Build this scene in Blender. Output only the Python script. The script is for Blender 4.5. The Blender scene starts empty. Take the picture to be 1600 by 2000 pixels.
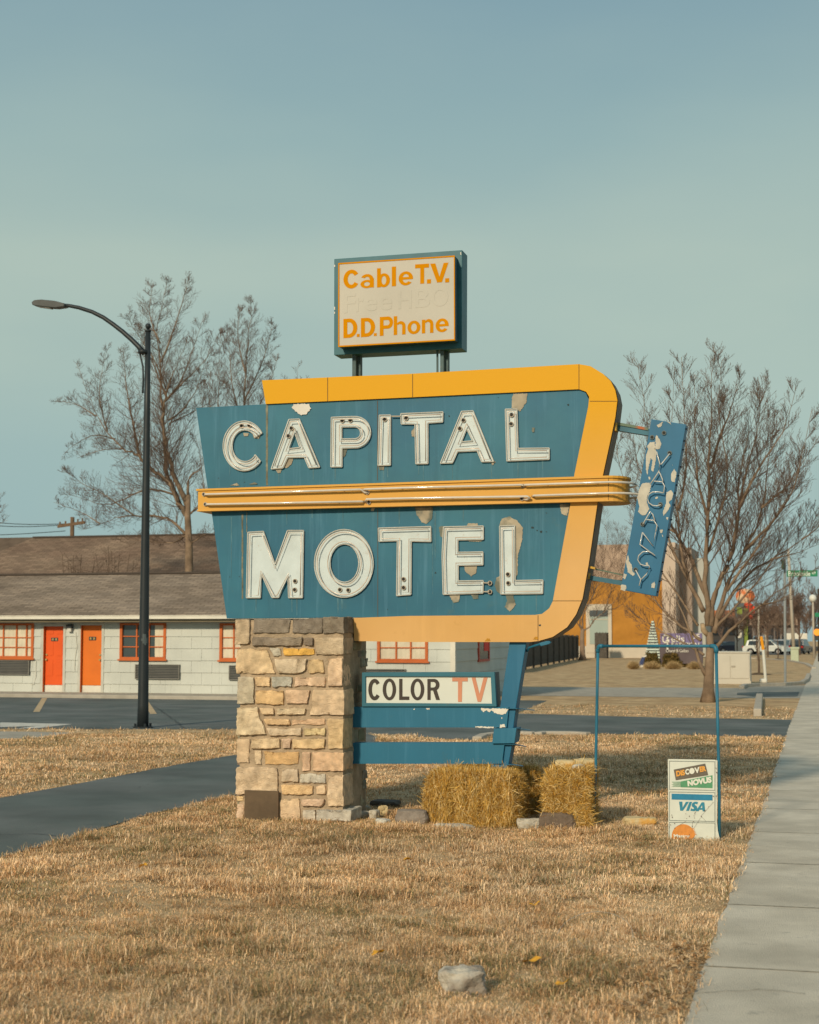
import bpy, bmesh, math, random
import numpy as np
from mathutils import Vector, Matrix, noise
from mathutils.geometry import tessellate_polygon
sc = bpy.context.scene
COL = sc.collection
R = math.radians
# ------------------------------------------------------------ camera, sky, sun, exposure
F, PITCH, YAW, CAMH, SLOPE = 3000.0, math.atan(232/3000), R(15.0), 1.6, 0.006
cam_d = bpy.data.cameras.new("camera"); cam = bpy.data.objects.new("camera", cam_d); COL.objects.link(cam)
cam.location = (0, 0, CAMH); cam.rotation_euler = (math.pi/2+PITCH, 0, YAW)
cam_d.sensor_fit = 'HORIZONTAL'; cam_d.sensor_width = 24; cam_d.lens = 45
cam_d.clip_start = 0.05; cam_d.clip_end = 6000
cam_d.dof.use_dof = True; cam_d.dof.focus_distance = 13.8; cam_d.dof.aperture_fstop = 3.6
sc.camera = cam
SUN_AZ, SUN_EL = R(11), R(26)
w = bpy.data.worlds.new("World"); sc.world = w; w.use_nodes = True
nt = w.node_tree; nt.nodes.clear()
def N(t, **k):
    n = nt.nodes.new(t)
    for a, b in k.items(): setattr(n, a, b)
    return n
sky = N('ShaderNodeTexSky', sky_type='NISHITA', sun_disc=False, sun_elevation=SUN_EL, sun_rotation=math.pi+SUN_AZ, air_density=1.3, dust_density=2.2, ozone_density=1.0)
tc = N('ShaderNodeTexCoord'); sep = N('ShaderNodeSeparateXYZ'); nt.links.new(tc.outputs['Generated'], sep.inputs[0])
skm = N('ShaderNodeMixRGB', blend_type='MULTIPLY'); skm.inputs[0].default_value = 1; skm.inputs[2].default_value = (0.088, 0.093, 0.083, 1)
nt.links.new(sky.outputs[0], skm.inputs[1])
ramp = N('ShaderNodeValToRGB'); nt.links.new(sep.outputs['Z'], ramp.inputs[0])
e = ramp.color_ramp.elements
e[0].position = 0.0; e[0].color = (0.37, 0.50, 0.485, 1)
e[1].position = 1.0; e[1].color = (0.30, 0.40, 0.46, 1)
for p, c in ((0.08, (0.37, 0.51, 0.495, 1)), (0.17, (0.41, 0.53, 0.48, 1)), (0.24, (0.42, 0.535, 0.48, 1)), (0.31, (0.34, 0.475, 0.465, 1)), (0.40, (0.24, 0.375, 0.425, 1))):
    x = ramp.color_ramp.elements.new(p); x.color = c
mp = N('ShaderNodeMapping'); mp.inputs['Scale'].default_value = (1.5, 1.5, 4.5); mp.inputs['Rotation'].default_value = (0.35, 0.55, 0.2)
nt.links.new(tc.outputs['Generated'], mp.inputs[0])
ns = N('ShaderNodeTexNoise'); ns.inputs['Scale'].default_value = 1.8; ns.inputs['Detail'].default_value = 5; ns.inputs['Roughness'].default_value = 0.45
nt.links.new(mp.outputs[0], ns.inputs[0])
cr = N('ShaderNodeValToRGB'); nt.links.new(ns.outputs[0], cr.inputs[0])
cr.color_ramp.elements[0].position = 0.36; cr.color_ramp.elements[0].color = (0.76, 0.86, 0.95, 1)
cr.color_ramp.elements[1].position = 0.66; cr.color_ramp.elements[1].color = (1.14, 1.08, 1.03, 1)
cm = N('ShaderNodeMixRGB', blend_type='MULTIPLY'); cm.inputs[0].default_value = 0.45
nt.links.new(ramp.outputs[0], cm.inputs[1]); nt.links.new(cr.outputs[0], cm.inputs[2])
mx = N('ShaderNodeMixRGB'); mx.inputs[0].default_value = 0.92
nt.links.new(skm.outputs[0], mx.inputs[1]); nt.links.new(cm.outputs[0], mx.inputs[2])
bg = N('ShaderNodeBackground'); out = N('ShaderNodeOutputWorld')
nt.links.new(mx.outputs[0], bg.inputs[0]); nt.links.new(bg.outputs[0], out.inputs[0])
sd = bpy.data.lights.new("sun", 'SUN'); sun = bpy.data.objects.new("sun", sd); COL.objects.link(sun)
sd.energy = 3.35; sd.angle = R(4.0); sd.color = (1.0, 0.85, 0.62)
sun.rotation_euler = (math.pi/2-SUN_EL, 0, -SUN_AZ)
sc.view_settings.view_transform = 'Standard'; sc.view_settings.look = 'None'; sc.view_settings.exposure = 0.0; sc.view_settings.gamma = 1
# ------------------------------------------------------------ measuring helpers
CAM = Vector((0, 0, CAMH))
FW = Vector((-math.sin(YAW)*math.cos(PITCH), math.cos(YAW)*math.cos(PITCH), math.sin(PITCH)))
RT = Vector((math.cos(YAW), math.sin(YAW), 0)); UP = RT.cross(FW)
def ray(u, v): return FW + RT*((u-800)/F) - UP*((v-1000)/F)
def onY(u, v, Y):
    d = ray(u, v); return CAM + d*(Y/d.y)
def G(u, v, dz=0.0):
    d = ray(u, v); t = CAMH/(-d.z-SLOPE*d.y); p = CAM + d*t; p.z += dz; return p
def gz(y): return -SLOPE*y
def hgt(u, v, base):     # height of the image row v above a base point, on its own Y plane
    return onY(u, v, base.y).z - base.z
# ------------------------------------------------------------ materials
MATS = {}
def mat(name, c, rough=0.75, var=0.12, vs=6.0, bump=0.0, bs=60.0, metal=0.0, c2=None, streak=0.0, attr=None, spec=0.3, coat=0.0, mask=(0.45, 0.6), detail=4, dirt=None):
    if name in MATS: return MATS[name]
    m = bpy.data.materials.new(name); m.use_nodes = True; t = m.node_tree; b = t.nodes['Principled BSDF']
    b.inputs['Roughness'].default_value = rough; b.inputs['Metallic'].default_value = metal
    b.inputs['Specular IOR Level'].default_value = spec; b.inputs['Coat Weight'].default_value = coat
    co = t.nodes.new('ShaderNodeTexCoord')
    def tn(scale, vec=None, detail=4, rg=0.55):
        n = t.nodes.new('ShaderNodeTexNoise'); n.inputs['Scale'].default_value = scale; n.inputs['Detail'].default_value = detail; n.inputs['Roughness'].default_value = rg
        t.links.new(vec or co.outputs['Object'], n.inputs['Vector']); return n
    def mixc(kind, fac, a, bb):
        x = t.nodes.new('ShaderNodeMixRGB'); x.blend_type = kind
        for i, q in ((0, fac), (1, a), (2, bb)):
            if isinstance(q, (int, float)): x.inputs[i].default_value = q
            elif isinstance(q, tuple): x.inputs[i].default_value = q if len(q) == 4 else (*q, 1)
            else: t.links.new(q, x.inputs[i])
        return x.outputs[0]
    def rmp(src, p0, p1, v0=0.0, v1=1.0):
        r = t.nodes.new('ShaderNodeMapRange'); t.links.new(src, r.inputs[0])
        r.inputs[1].default_value = p0; r.inputs[2].default_value = p1; r.inputs[3].default_value = v0; r.inputs[4].default_value = v1
        return r.outputs[0]
    if attr:
        a = t.nodes.new('ShaderNodeAttribute'); a.attribute_name = attr; col = a.outputs['Color']
    else:
        rgb = t.nodes.new('ShaderNodeRGB'); rgb.outputs[0].default_value = (*c, 1); col = rgb.outputs[0]
    if c2: col = mixc('MIX', rmp(tn(vs*0.6, detail=6).outputs[0], *mask), col, c2)
    if var:
        col = mixc('MULTIPLY', 1.0, col, mixc('MIX', rmp(tn(vs, detail=detail).outputs[0], 0.3, 0.7), (1-var,)*3, (1+var,)*3))
    if streak:
        mpn = t.nodes.new('ShaderNodeMapping'); mpn.inputs['Scale'].default_value = (4.2, 4.2, 0.22); t.links.new(co.outputs['Object'], mpn.inputs[0])
        s = rmp(tn(2.6, mpn.outputs[0], 6, .7).outputs[0], 0.54, 0.80, 0, streak)
        col = mixc('MIX', s, col, tuple(min(1, x*1.6+0.07) for x in c))
        s2 = rmp(tn(1.7, mpn.outputs[0], 6, .7).outputs[0], 0.56, 0.78, 0, streak*.8)
        col = mixc('MIX', s2, col, tuple(x*.55 for x in c))
    if dirt:
        col = mixc('MIX', rmp(tn(vs*3.3, detail=8, rg=0.7).outputs[0], 0.6, 0.72, 0, dirt[1]), col, dirt[0])
    t.links.new(col, b.inputs['Base Color'])
    if bump:
        bn = t.nodes.new('ShaderNodeBump'); bn.inputs['Strength'].default_value = bump; bn.inputs['Distance'].default_value = 0.02
        t.links.new(tn(bs, detail=6).outputs[0], bn.inputs['Height']); t.links.new(bn.outputs[0], b.inputs['Normal'])
    MATS[name] = m; return m
def sub(m): return m.node_tree, m.node_tree.nodes['Principled BSDF']
# ------------------------------------------------------------ mesh builder and tagging
ORG = {}
class MB:
    def __init__(s): s.v = []; s.f = []; s.c = []; s.col = None
    def add(s, vs, fs):
        o = len(s.v); s.v += [tuple(x) for x in vs]; s.f += [tuple(i+o for i in f) for f in fs]
        if s.col is not None: s.c += [s.col]*len(vs)
        return s
    def box(s, x0, x1, y0, y1, z0, z1):
        return s.add([(x0,y0,z0),(x1,y0,z0),(x1,y1,z0),(x0,y1,z0),(x0,y0,z1),(x1,y0,z1),(x1,y1,z1),(x0,y1,z1)],
                     [(0,3,2,1),(4,5,6,7),(0,1,5,4),(1,2,6,5),(2,3,7,6),(3,0,4,7)])
    def prism(s, loops, off):
        if isinstance(loops[0][0], (int, float)): loops = [loops]
        loops = [[Vector(p) for p in l] for l in loops]; off = Vector(off)
        flat = [p for l in loops for p in l]; n = len(flat)
        tris = tessellate_polygon(loops)
        nrm = Vector((0, 0, 0))
        for a in range(len(loops[0])):
            p, q = loops[0][a], loops[0][(a+1) % len(loops[0])]; nrm += p.cross(q)
        flip = nrm.dot(off) > 0
        fs = []
        for t in tris:
            a, b, c = t; g = (flat[b]-flat[a]).cross(flat[c]-flat[a])
            front = (a, b, c) if g.dot(off) < 0 else (a, c, b)
            fs.append(front); fs.append(tuple(i+n for i in reversed(front)))
        o = 0
        for li, l in enumerate(loops):
            m = len(l); area = Vector((0, 0, 0))
            for a in range(m): area += l[a].cross(l[(a+1) % m])
            fl = (area.dot(off) > 0) != (li > 0)
            for a in range(m):
                i, j = o+a, o+(a+1) % m
                fs.append((i, j, j+n, i+n) if fl else (i, i+n, j+n, j))
            o += m
        return s.add(flat+[p+off for p in flat], fs)
    def px(s, loops, Y, depth):
        if not isinstance(loops[0][0], (list, tuple)): loops = [loops]
        return s.prism([[onY(u, v, Y) for u, v in l] for l in loops], (0, depth, 0))
    def tube(s, pts, r, n=8, cap=True):
        pts = [Vector(p) for p in pts]; rs = r if isinstance(r, (list, tuple)) else [r]*len(pts)
        vs = []; fs = []; ref = Vector((0.13, 0.21, 0.97))
        for i, p in enumerate(pts):
            d = (pts[min(i+1, len(pts)-1)]-pts[max(i-1, 0)])
            if d.length < 1e-9: d = Vector((0, 0, 1))
            d.normalize()
            a = d.cross(ref) if abs(d.dot(ref)) < 0.96 else d.cross(Vector((1, 0.1, 0)))
            a.normalize(); b = d.cross(a)
            for k in range(n):
                t = 2*math.pi*k/n; vs.append(p+(a*math.cos(t)+b*math.sin(t))*rs[i])
        for i in range(len(pts)-1):
            for k in range(n):
                fs.append((i*n+k, i*n+(k+1) % n, (i+1)*n+(k+1) % n, (i+1)*n+k))
        if cap: fs.append(tuple(reversed(range(n)))); fs.append(tuple((len(pts)-1)*n+k for k in range(n)))
        return s.add(vs, fs)
    def split(s, name, m, parent, **k):
        n = len(s.v); par = list(range(n))
        def find(i):
            while par[i] != i: par[i] = par[par[i]]; i = par[i]
            return i
        for f in s.f:
            a = find(f[0])
            for j in f[1:]: par[find(j)] = a
        isl = {}
        for f in s.f: isl.setdefault(find(f[0]), []).append(f)
        for fs in isl.values():
            ids = sorted({i for f in fs for i in f}); mp_ = {i: q for q, i in enumerate(ids)}
            m2 = MB(); m2.v = [s.v[i] for i in ids]; m2.f = [tuple(mp_[i] for i in f) for f in fs]; m2.build(name, m, parent, **k)
    def build(s, name, m, parent=None, smooth=False, bevel=0.0, org=None, fix=False):
        me = bpy.data.meshes.new(name)
        o = Vector(org) if org is not None else (ORG.get(parent.name, Vector()) if parent else Vector())
        me.from_pydata([(x-o.x, y-o.y, z-o.z) for x, y, z in s.v], [], s.f)
        if s.c:
            a = me.color_attributes.new("col", 'FLOAT_COLOR', 'POINT'); a.data.foreach_set('color', np.array([(*c, 1) for c in s.c], dtype=np.float32).ravel())
        if fix:
            bm = bmesh.new(); bm.from_mesh(me); bmesh.ops.recalc_face_normals(bm, faces=bm.faces); bm.to_mesh(me); bm.free()
        me.materials.append(m); me.validate()
        if smooth: me.polygons.foreach_set('use_smooth', [True]*len(me.polygons))
        ob = bpy.data.objects.new(name, me); COL.objects.link(ob)
        if parent: ob.parent = parent
        else: ob.location = o
        ORG[ob.name] = o
        if bevel:
            bv = ob.modifiers.new('bevel', 'BEVEL'); bv.width = bevel; bv.segments = 2; bv.limit_method = 'ANGLE'
        return ob
def tag(o, label, cat, group=None, kind=None):
    o['label'] = label
    if cat: o['category'] = cat
    if group: o['group'] = group
    if kind: o['kind'] = kind
    return o
def thing(name, label, cat, loc, group=None):
    o = bpy.data.objects.new(name, None); COL.objects.link(o); o.location = loc; o.empty_display_size = 0.2
    ORG[o.name] = Vector(loc); return tag(o, label, cat, group)
def zc(ox, oy, s): return lambda pts: [(ox+x*s, oy+y*s) for x, y in pts]
# ------------------------------------------------------------ lettering (built-in typeface turned into solid meshes)
GL = {}
def glyph(ch, bold=0.0, shear=0.0):
    k = (ch, bold, shear)
    if k in GL: return GL[k]
    cu = bpy.data.curves.new('letters', 'FONT'); cu.body = ch; cu.offset = bold; cu.extrude = 0.5; cu.resolution_u = 5; cu.shear = shear
    ob = bpy.data.objects.new('letters', cu); COL.objects.link(ob)
    dg = bpy.context.evaluated_depsgraph_get(); ev = ob.evaluated_get(dg); me = ev.to_mesh()
    vs = [v.co.copy() for v in me.vertices]; fs = [tuple(p.vertices) for p in me.polygons]; ev.to_mesh_clear()
    bpy.data.objects.remove(ob); bpy.data.curves.remove(cu)
    x0 = min(v.x for v in vs); x1 = max(v.x for v in vs); y0 = min(v.y for v in vs); y1 = max(v.y for v in vs)
    GL[k] = ([((v.x-x0)/(x1-x0), (v.y-y0)/(y1-y0), v.z+0.5) for v in vs], fs); return GL[k]
def text(mb, ch, quad, Y, thick, bold=0.02, shear=0.0, fn=None):
    """quad = pixel corners tl, tr, br, bl of the ink on plane Y; letters stand thick proud towards the viewer"""
    vs, fs = glyph(ch, bold, shear); tl, tr, br, bl = quad; o = []
    for a, b, c in vs:
        u = (bl[0]*(1-a)+br[0]*a)*(1-b)+(tl[0]*(1-a)+tr[0]*a)*b; v = (bl[1]*(1-a)+br[1]*a)*(1-b)+(tl[1]*(1-a)+tr[1]*a)*b
        p = (fn(u, v) if fn else onY(u, v, Y)); p.y -= thick*c; o.append(p)
    mb.add(o, fs)
def rect(x0, y0, x1, y1, k=0.0):
    h = (x1-x0)*k; return [(x0, y0), (x1, y0+h), (x1, y1+h), (x0, y1)]
def jag(poly, amp, step, seed):
    rg = random.Random(seed); o = []
    for i in range(len(poly)):
        a, b = poly[i], poly[(i+1) % len(poly)]; L = math.hypot(b[0]-a[0], b[1]-a[1]); n = max(1, int(L/step))
        for k in range(n):
            t = k/n; o.append((a[0]+(b[0]-a[0])*t+rg.uniform(-amp, amp), a[1]+(b[1]-a[1])*t+rg.uniform(-amp, amp)))
    return o
def inset(poly, d):
    A = sum(poly[i][0]*poly[(i+1) % len(poly)][1]-poly[(i+1) % len(poly)][0]*poly[i][1] for i in range(len(poly)))
    s = 1 if A > 0 else -1; o = []; n = len(poly)
    for i in range(n):
        p0, p1, p2 = poly[i-1], poly[i], poly[(i+1) % n]
        e1 = Vector((p1[0]-p0[0], p1[1]-p0[1])).normalized(); e2 = Vector((p2[0]-p1[0], p2[1]-p1[1])).normalized()
        n1 = Vector((-e1.y, e1.x))*s; n2 = Vector((-e2.y, e2.x))*s; b = n1+n2
        if b.length < 1e-6: b = n1
        b = b/max(0.35, b.length_squared/2) * 1.0; o.append((p1[0]+b.x*d, p1[1]+b.y*d))
    return o
def rock(name, base, size, color_mat, label, cat, seed, group=None, rot=0.0, jagg=0.35, flat=0.0):
    bm = bmesh.new(); bmesh.ops.create_icosphere(bm, subdivisions=4, radius=0.5)
    for v in bm.verts:
        c = v.co.copy(); q = c*2
        m = max(abs(q.x), abs(q.y), abs(q.z)); k = 0.55
        c = c*(1-k)+(c/m)*k
        n = noise.noise(c*2.3+Vector((seed*3.1, seed, 0)))*jagg*0.5+noise.noise(c*6+Vector((seed, 0, seed)))*jagg*0.14+noise.noise(c*19+Vector((seed, 5, seed)))*jagg*0.05
        c = c*(1+n); c = Vector((c.x*size[0], c.y*size[1], (c.z+0.38)*size[2])); v.co = c
    me = bpy.data.meshes.new(name); bm.to_mesh(me); bm.free(); me.materials.append(color_mat)
    ob = bpy.data.objects.new(name, me); COL.objects.link(ob); ob.location = base; ob.rotation_euler.z = rot
    return tag(ob, label, cat, group)
# ------------------------------------------------------------ ground sheets
OVER = []
def fill(m, w1, c1, c2, c3):
    pass
ground_m = mat('dry_lawn', (0.43, 0.29, 0.16), 0.95, 0.30, 2.2, 0.8, 40, c2=(0.53, 0.38, 0.22), mask=(0.4, 0.62), dirt=((0.20, 0.14, 0.08), 0.6), spec=0.05)
asph_m = mat('asphalt', (0.112, 0.130, 0.124), 0.9, 0.22, 0.9, 0.5, 220, c2=(0.155, 0.165, 0.16), mask=(0.42, 0.66), spec=0.2, dirt=((0.08, 0.092, 0.095), 0.5))
conc_m = mat('concrete', (0.53, 0.465, 0.37), 0.9, 0.14, 2.4, 0.5, 120, c2=(0.62, 0.55, 0.445), mask=(0.4, 0.7), spec=0.15, dirt=((0.22, 0.205, 0.18), 0.5))
conc2_m = mat('old_concrete', (0.38, 0.34, 0.28), 0.92, 0.16, 3.0, 0.4, 60, spec=0.15, dirt=((0.2, 0.17, 0.13), 0.6))
soil_m = mat('soil', (0.12, 0.085, 0.055), 0.95, 0.3, 8, 0.6, 60, spec=0.05)
def sheet(name, pts, dz, m, over=True):
    pts = [Vector((p[0], p[1], gz(p[1])+dz)) for p in pts]
    tr = tessellate_polygon([pts]); vs = pts
    fs = []
    for a, b, c in tr:
        n = (vs[b]-vs[a]).cross(vs[c]-vs[a]); fs.append((a, b, c) if n.z > 0 else (a, c, b))
    mb = MB(); mb.add(vs, fs); o = mb.build(name, m); o['kind'] = 'structure'
    if over: OVER.append([(p.x, p.y) for p in pts])
    return o
g = MB(); g.add([(-900, -60, gz(-60)), (900, -60, gz(-60)), (900, 2500, gz(2500)), (-900, 2500, gz(2500))], [(0, 1, 2, 3)])
g.build('ground', ground_m)['kind'] = 'structure'
XS = G(1535, 1440).x
XS = (G(1335, 2000).x+XS)/2
def wob(pts, amp, step, seed):
    rg = random.Random(seed); o = []
    for i in range(len(pts)-1):
        a, b = Vector(pts[i]), Vector(pts[i+1]); n = max(1, int((b-a).length/step))
        for k in range(n):
            q = a.lerp(b, k/n); o.append((q.x+rg.uniform(-amp, amp), q.y+rg.uniform(-amp, amp)))
    o.append(tuple(pts[-1][:2])); return o
sl = wob([(XS, -5, 0), (XS+0.02, 15, 0), (XS-0.02, 30, 0), (XS, 200, 0)], 0.012, 0.25, 1)
sheet('sidewalk', sl+[(XS+1.55, 200), (XS+1.55, -5)], 0.012, conc_m)
joint_m = mat('joint_dirt', (.40, .35, .27), .95, .3, 20, spec=.05)
for i in range(26):
    jy = 4.1+i*1.83; sheet('sidewalk_joint', wob([(XS-.005, jy, 0), (XS+1.55, jy+.01, 0)], .003, .1, 70+i)+[(XS+1.55, jy+.024), (XS-.005, jy+.016)], .0155, joint_m, False)
for i, (x0_, y0_, x1_, y1_) in enumerate(((.0, 7.15, .30, 7.32), (.28, 7.33, .5, 7.28), (.6, 9.0, 1.5, 9.6), (.02, 12.4, .7, 12.1), (.3, 15.9, 1.3, 16.4))):
    p_ = wob([(XS+x0_, y0_, 0), (XS+x1_, y1_, 0)], .012, .05, 90+i); sheet('sidewalk_crack', p_+[(a_, b_+.006) for a_, b_ in reversed(p_)], .0158, joint_m, False)
sheet('verge_grass', [(XS+1.55, -5), (XS+3.2, -5), (XS+3.2, 200), (XS+1.55, 200)], 0.008, ground_m, False)
sheet('street', [(XS+3.2, -20), (XS+14, -20), (XS+14, 400), (XS+3.2, 400)], 0.004, asph_m)
# parking lot: its near edge passes behind the stone pillar, its far edge follows the motel kerb
def gp(u, v): p = G(u, v); return (p.x, p.y, 0)
curbY = G(200, 1364).y
lot = wob([gp(-1500, 1424), gp(0, 1424), gp(460, 1425), gp(700, 1432), gp(925, 1448)], 0.02, 0.6, 2)[:-1] + \
      wob([gp(925, 1448), gp(975, 1436), gp(1010, 1433), gp(1250, 1434), gp(1533, 1442)], 0.03, 0.3, 5)[:-1] + \
      [(XS, G(1535, 1440).y), (XS, G(1550, 1407).y)] + wob([gp(1548, 1406), gp(1300, 1402), gp(1010, 1394)], 0.02, 0.4, 6)
lot += [(gp(1000, 1392)[0]-0.4, curbY+2), (-45, curbY+2)]
sheet('parking_lot', lot, 0.004, asph_m)
up_e = [gp(-900, 1790), gp(-300, 1618), gp(0, 1560), gp(140, 1534), gp(300, 1503), gp(460, 1475), gp(560, 1452), gp(700, 1428)]
lo_e = [gp(740, 1440), gp(715, 1482), gp(600, 1519), gp(460, 1556), gp(300, 1590), gp(150, 1635), gp(0, 1679), gp(-400, 1840), gp(-900, 2300)]
sheet('driveway', wob(up_e, 0.02, 0.3, 3)+wob(lo_e, 0.025, 0.25, 4), 0.008, asph_m)
sheet('footpath', [gp(-300, 1440), gp(-300, 1426), gp(60, 1430), gp(145, 1432), gp(100, 1440), gp(0, 1446)], 0.008, conc2_m)
wl = sheet('painted_marking', [gp(0, 1412), gp(15, 1412), gp(142, 1415), gp(75, 1423), gp(30, 1424), gp(70, 1419), gp(0, 1421)], 0.008, mat('road_paint', (0.55, 0.52, 0.46), 0.8, 0.2, 8, dirt=((0.15, 0.15, 0.15), 0.6)), False)
yp = mat('yellow_paint', (0.50, 0.36, 0.21), 0.8, 0.2, 8, dirt=((0.2, 0.16, 0.12), 0.6))
def strip(a, b, wid, name, z=0.008):
    a, b = Vector(a), Vector(b); n = (b-a).cross(Vector((0, 0, 1))).normalized()*wid/2
    return sheet(name, [a-n, b-n, b+n, a+n], z, yp, False)
strip(gp(87, 1364), gp(71, 1391), 0.14, 'parking_line')
strip(gp(284, 1370), gp(300, 1395), 0.14, 'parking_line')
strip(gp(-130, 1364), gp(-160, 1391), 0.14, 'parking_line')
crk = mat('tar_crack', (.045, .05, .052), .8, .2, 10)
for i, pl in enumerate(([(0, 1633), (60, 1632), (120, 1636), (150, 1637)], [(60, 1585), (160, 1560), (250, 1548), (330, 1520)], [(0, 1385), (120, 1392), (230, 1388), (400, 1400)], [(1100, 1405), (1200, 1418), (1330, 1413), (1460, 1428)], [(300, 1380), (330, 1400), (360, 1424)])):
    p_ = wob([gp(*q_) for q_ in pl], .03, .12, 120+i); sheet('asphalt_crack', p_+[(a_, b_+(.012 if i != 4 else .03)) for a_, b_ in reversed(p_)], .0135, crk, False)
# cross street beyond the tree strip
sheet('side_street', [gp(930, 1342), gp(1440, 1344), gp(1470, 1341), gp(1600, 1338), (XS+3.2, G(1600, 1338).y), (XS+3.2, G(1600, 1364).y), (XS, G(1556, 1364).y), gp(1490, 1364), gp(1000, 1359), gp(600, 1352)], 0.006, conc2_m)
sheet('side_street_asphalt', [gp(1440, 1353.5), gp(1500, 1352), gp(1562, 1352), gp(1558, 1361), gp(1490, 1361.5), gp(1440, 1358)], 0.010, asph_m, False)
sheet('far_road', [gp(1380, 1277), gp(1545, 1280), gp(1600, 1262), (XS, 240), (XS, 420), (-60, 420), (-60, 172)], 0.006, mat('far_asphalt', (0.13, 0.115, 0.10), 0.9, 0.2, 0.3))
# ------------------------------------------------------------ kerbs
kerb_m = mat('kerb_concrete', (0.42, 0.37, 0.30), 0.9, 0.15, 6, 0.3, 60, dirt=((0.22, 0.19, 0.15), 0.6))
def kerb(pts, wid, h, label, group=None):
    mb = MB(); P = [Vector((p[0], p[1], gz(p[1]))) for p in pts]
    L, Rr = [], []
    for i, p in enumerate(P):
        d = (P[min(i+1, len(P)-1)]-P[max(0, i-1)]); d.z = 0; d.normalize(); n = Vector((-d.y, d.x, 0))*wid/2
        L.append(p+n); Rr.append(p-n)
    n = len(P); vs = [q-Vector((0, 0, .05)) for q in L]+[q-Vector((0, 0, .05)) for q in Rr]+[q+Vector((0, 0, h)) for q in L]+[q+Vector((0, 0, h)) for q in Rr]
    fs = []
    for i in range(n-1):
        fs += [(i, i+1, 2*n+i+1, 2*n+i), (n+i+1, n+i, 3*n+i, 3*n+i+1), (2*n+i, 2*n+i+1, 3*n+i+1, 3*n+i)]
    fs += [(0, 2*n, 3*n, n), (n-1, 2*n-1, 4*n-1, 3*n-1)]
    mb.add(vs, fs); o = mb.build('kerb', kerb_m, fix=True, bevel=0.02, org=P[0]); tag(o, label, 'kerb', group); return o
kerb([gp(932, 1447), gp(945, 1441), gp(975, 1437), gp(1010, 1436), gp(1043, 1437)], 0.16, 0.07, 'pale rounded kerb curving at the edge of the lot behind the blue post')
kerb([gp(1050, 1437), gp(1062, 1435), gp(1110, 1435), gp(1150, 1437)], 0.16, 0.06, 'pale short kerb piece on the lot edge left of the pipe frame')
kerb([gp(1449, 1346), gp(1456, 1342.5), gp(1480, 1341), gp(1530, 1340), gp(1566, 1337), gp(1576, 1331), gp(1580, 1320)], 0.18, 0.12, 'long curved kerb round the far lawn corner under the street sign pole')
kerb([gp(1400, 1286), gp(1480, 1287), gp(1540, 1291), gp(1575, 1298), gp(1590, 1306)], 0.25, 0.10, 'pale far kerb sweeping behind the young tree toward the sidewalk')
a, b = G(1480, 1399), G(1484, 1366)
kerb([(a.x, a.y, 0), (b.x, b.y, 0)], 0.17, 0.16, 'weathered upright kerb closing the right end of the tree strip')
wallY = G(280, 1361).y
kw = MB(); kw.box(-46, G(887, 1372).x+0.6, curbY-0.15, wallY-0.02, gz(wallY)-.1, gz(curbY)+0.10)
tag(kw.build('walkway', conc2_m, bevel=0.02), 'low tan concrete walkway along the motel front', 'walkway', kind='structure')
# ------------------------------------------------------------ motel
siding_m = mat('siding', (0.53, 0.54, 0.49), 0.7, 0.07, 1.2, c2=(0.49, 0.50, 0.455), dirt=((0.38, 0.37, 0.31), 0.35))
t, b = sub(siding_m); co = t.nodes.new('ShaderNodeTexCoord'); wv = t.nodes.new('ShaderNodeTexWave'); wv.wave_type = 'BANDS'; wv.bands_direction = 'X'
wv.inputs['Scale'].default_value = 7; wv.inputs['Distortion'].default_value = 0.4; bn = t.nodes.new('ShaderNodeBump'); bn.inputs['Strength'].default_value = 0.35; bn.inputs['Distance'].default_value = 0.01
t.links.new(co.outputs['Object'], wv.inputs[0]); t.links.new(wv.outputs[0], bn.inputs['Height']); t.links.new(bn.outputs[0], b.inputs['Normal'])
def shingle(name, c, c2, s=1.0):
    m = mat(name, c, 0.95, 0.18, 0.9, c2=c2, mask=(0.4, 0.65), spec=0.05)
    t, b = sub(m); co = t.nodes.new('ShaderNodeTexCoord'); br = t.nodes.new('ShaderNodeTexBrick'); mpn = t.nodes.new('ShaderNodeMapping')
    mpn.inputs['Scale'].default_value = (1*s, 1*s, 2.6*s)
    sp = t.nodes.new('ShaderNodeSeparateXYZ'); cb = t.nodes.new('ShaderNodeCombineXYZ'); t.links.new(co.outputs['Object'], sp.inputs[0])
    t.links.new(sp.outputs[0], cb.inputs[0]); t.links.new(sp.outputs[1], cb.inputs[1])
    t.links.new(cb.outputs[0], br.inputs['Vector'])
    br.inputs['Color1'].default_value = (0.78, 0.78, 0.78, 1); br.inputs['Color2'].default_value = (1.22, 1.2, 1.16, 1); br.inputs['Mortar'].default_value = (0.45, 0.43, 0.42, 1)
    br.inputs['Scale'].default_value = 1.0; br.inputs['Brick Width'].default_value = 0.35; br.inputs['Row Height'].default_value = 0.16; br.inputs['Mortar Size'].default_value = 0.012
    old = b.inputs['Base Color'].links[0].from_socket; mm = t.nodes.new('ShaderNodeMixRGB'); mm.blend_type = 'MULTIPLY'; mm.inputs[0].default_value = 0.85
    t.links.new(old, mm.inputs[1]); t.links.new(br.outputs[0], mm.inputs[2]); t.links.new(mm.outputs[0], b.inputs['Base Color'])
    return m
roof_m = shingle('roof_shingles', (0.225, 0.175, 0.135), (0.29, 0.23, 0.18))
roof2_m = shingle('dark_roof_shingles', (0.19, 0.13, 0.095), (0.25, 0.18, 0.13))
orange_m = mat('orange_trim', (0.50, 0.115, 0.022), 0.5, 0.12, 4)
curt_m = mat('curtain', (0.62, 0.55, 0.42), 0.9, 0.12, 3)
glass_m = mat('window_glass', (0.05, 0.07, 0.075), 0.12, 0.1, 1, spec=0.6)
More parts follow.
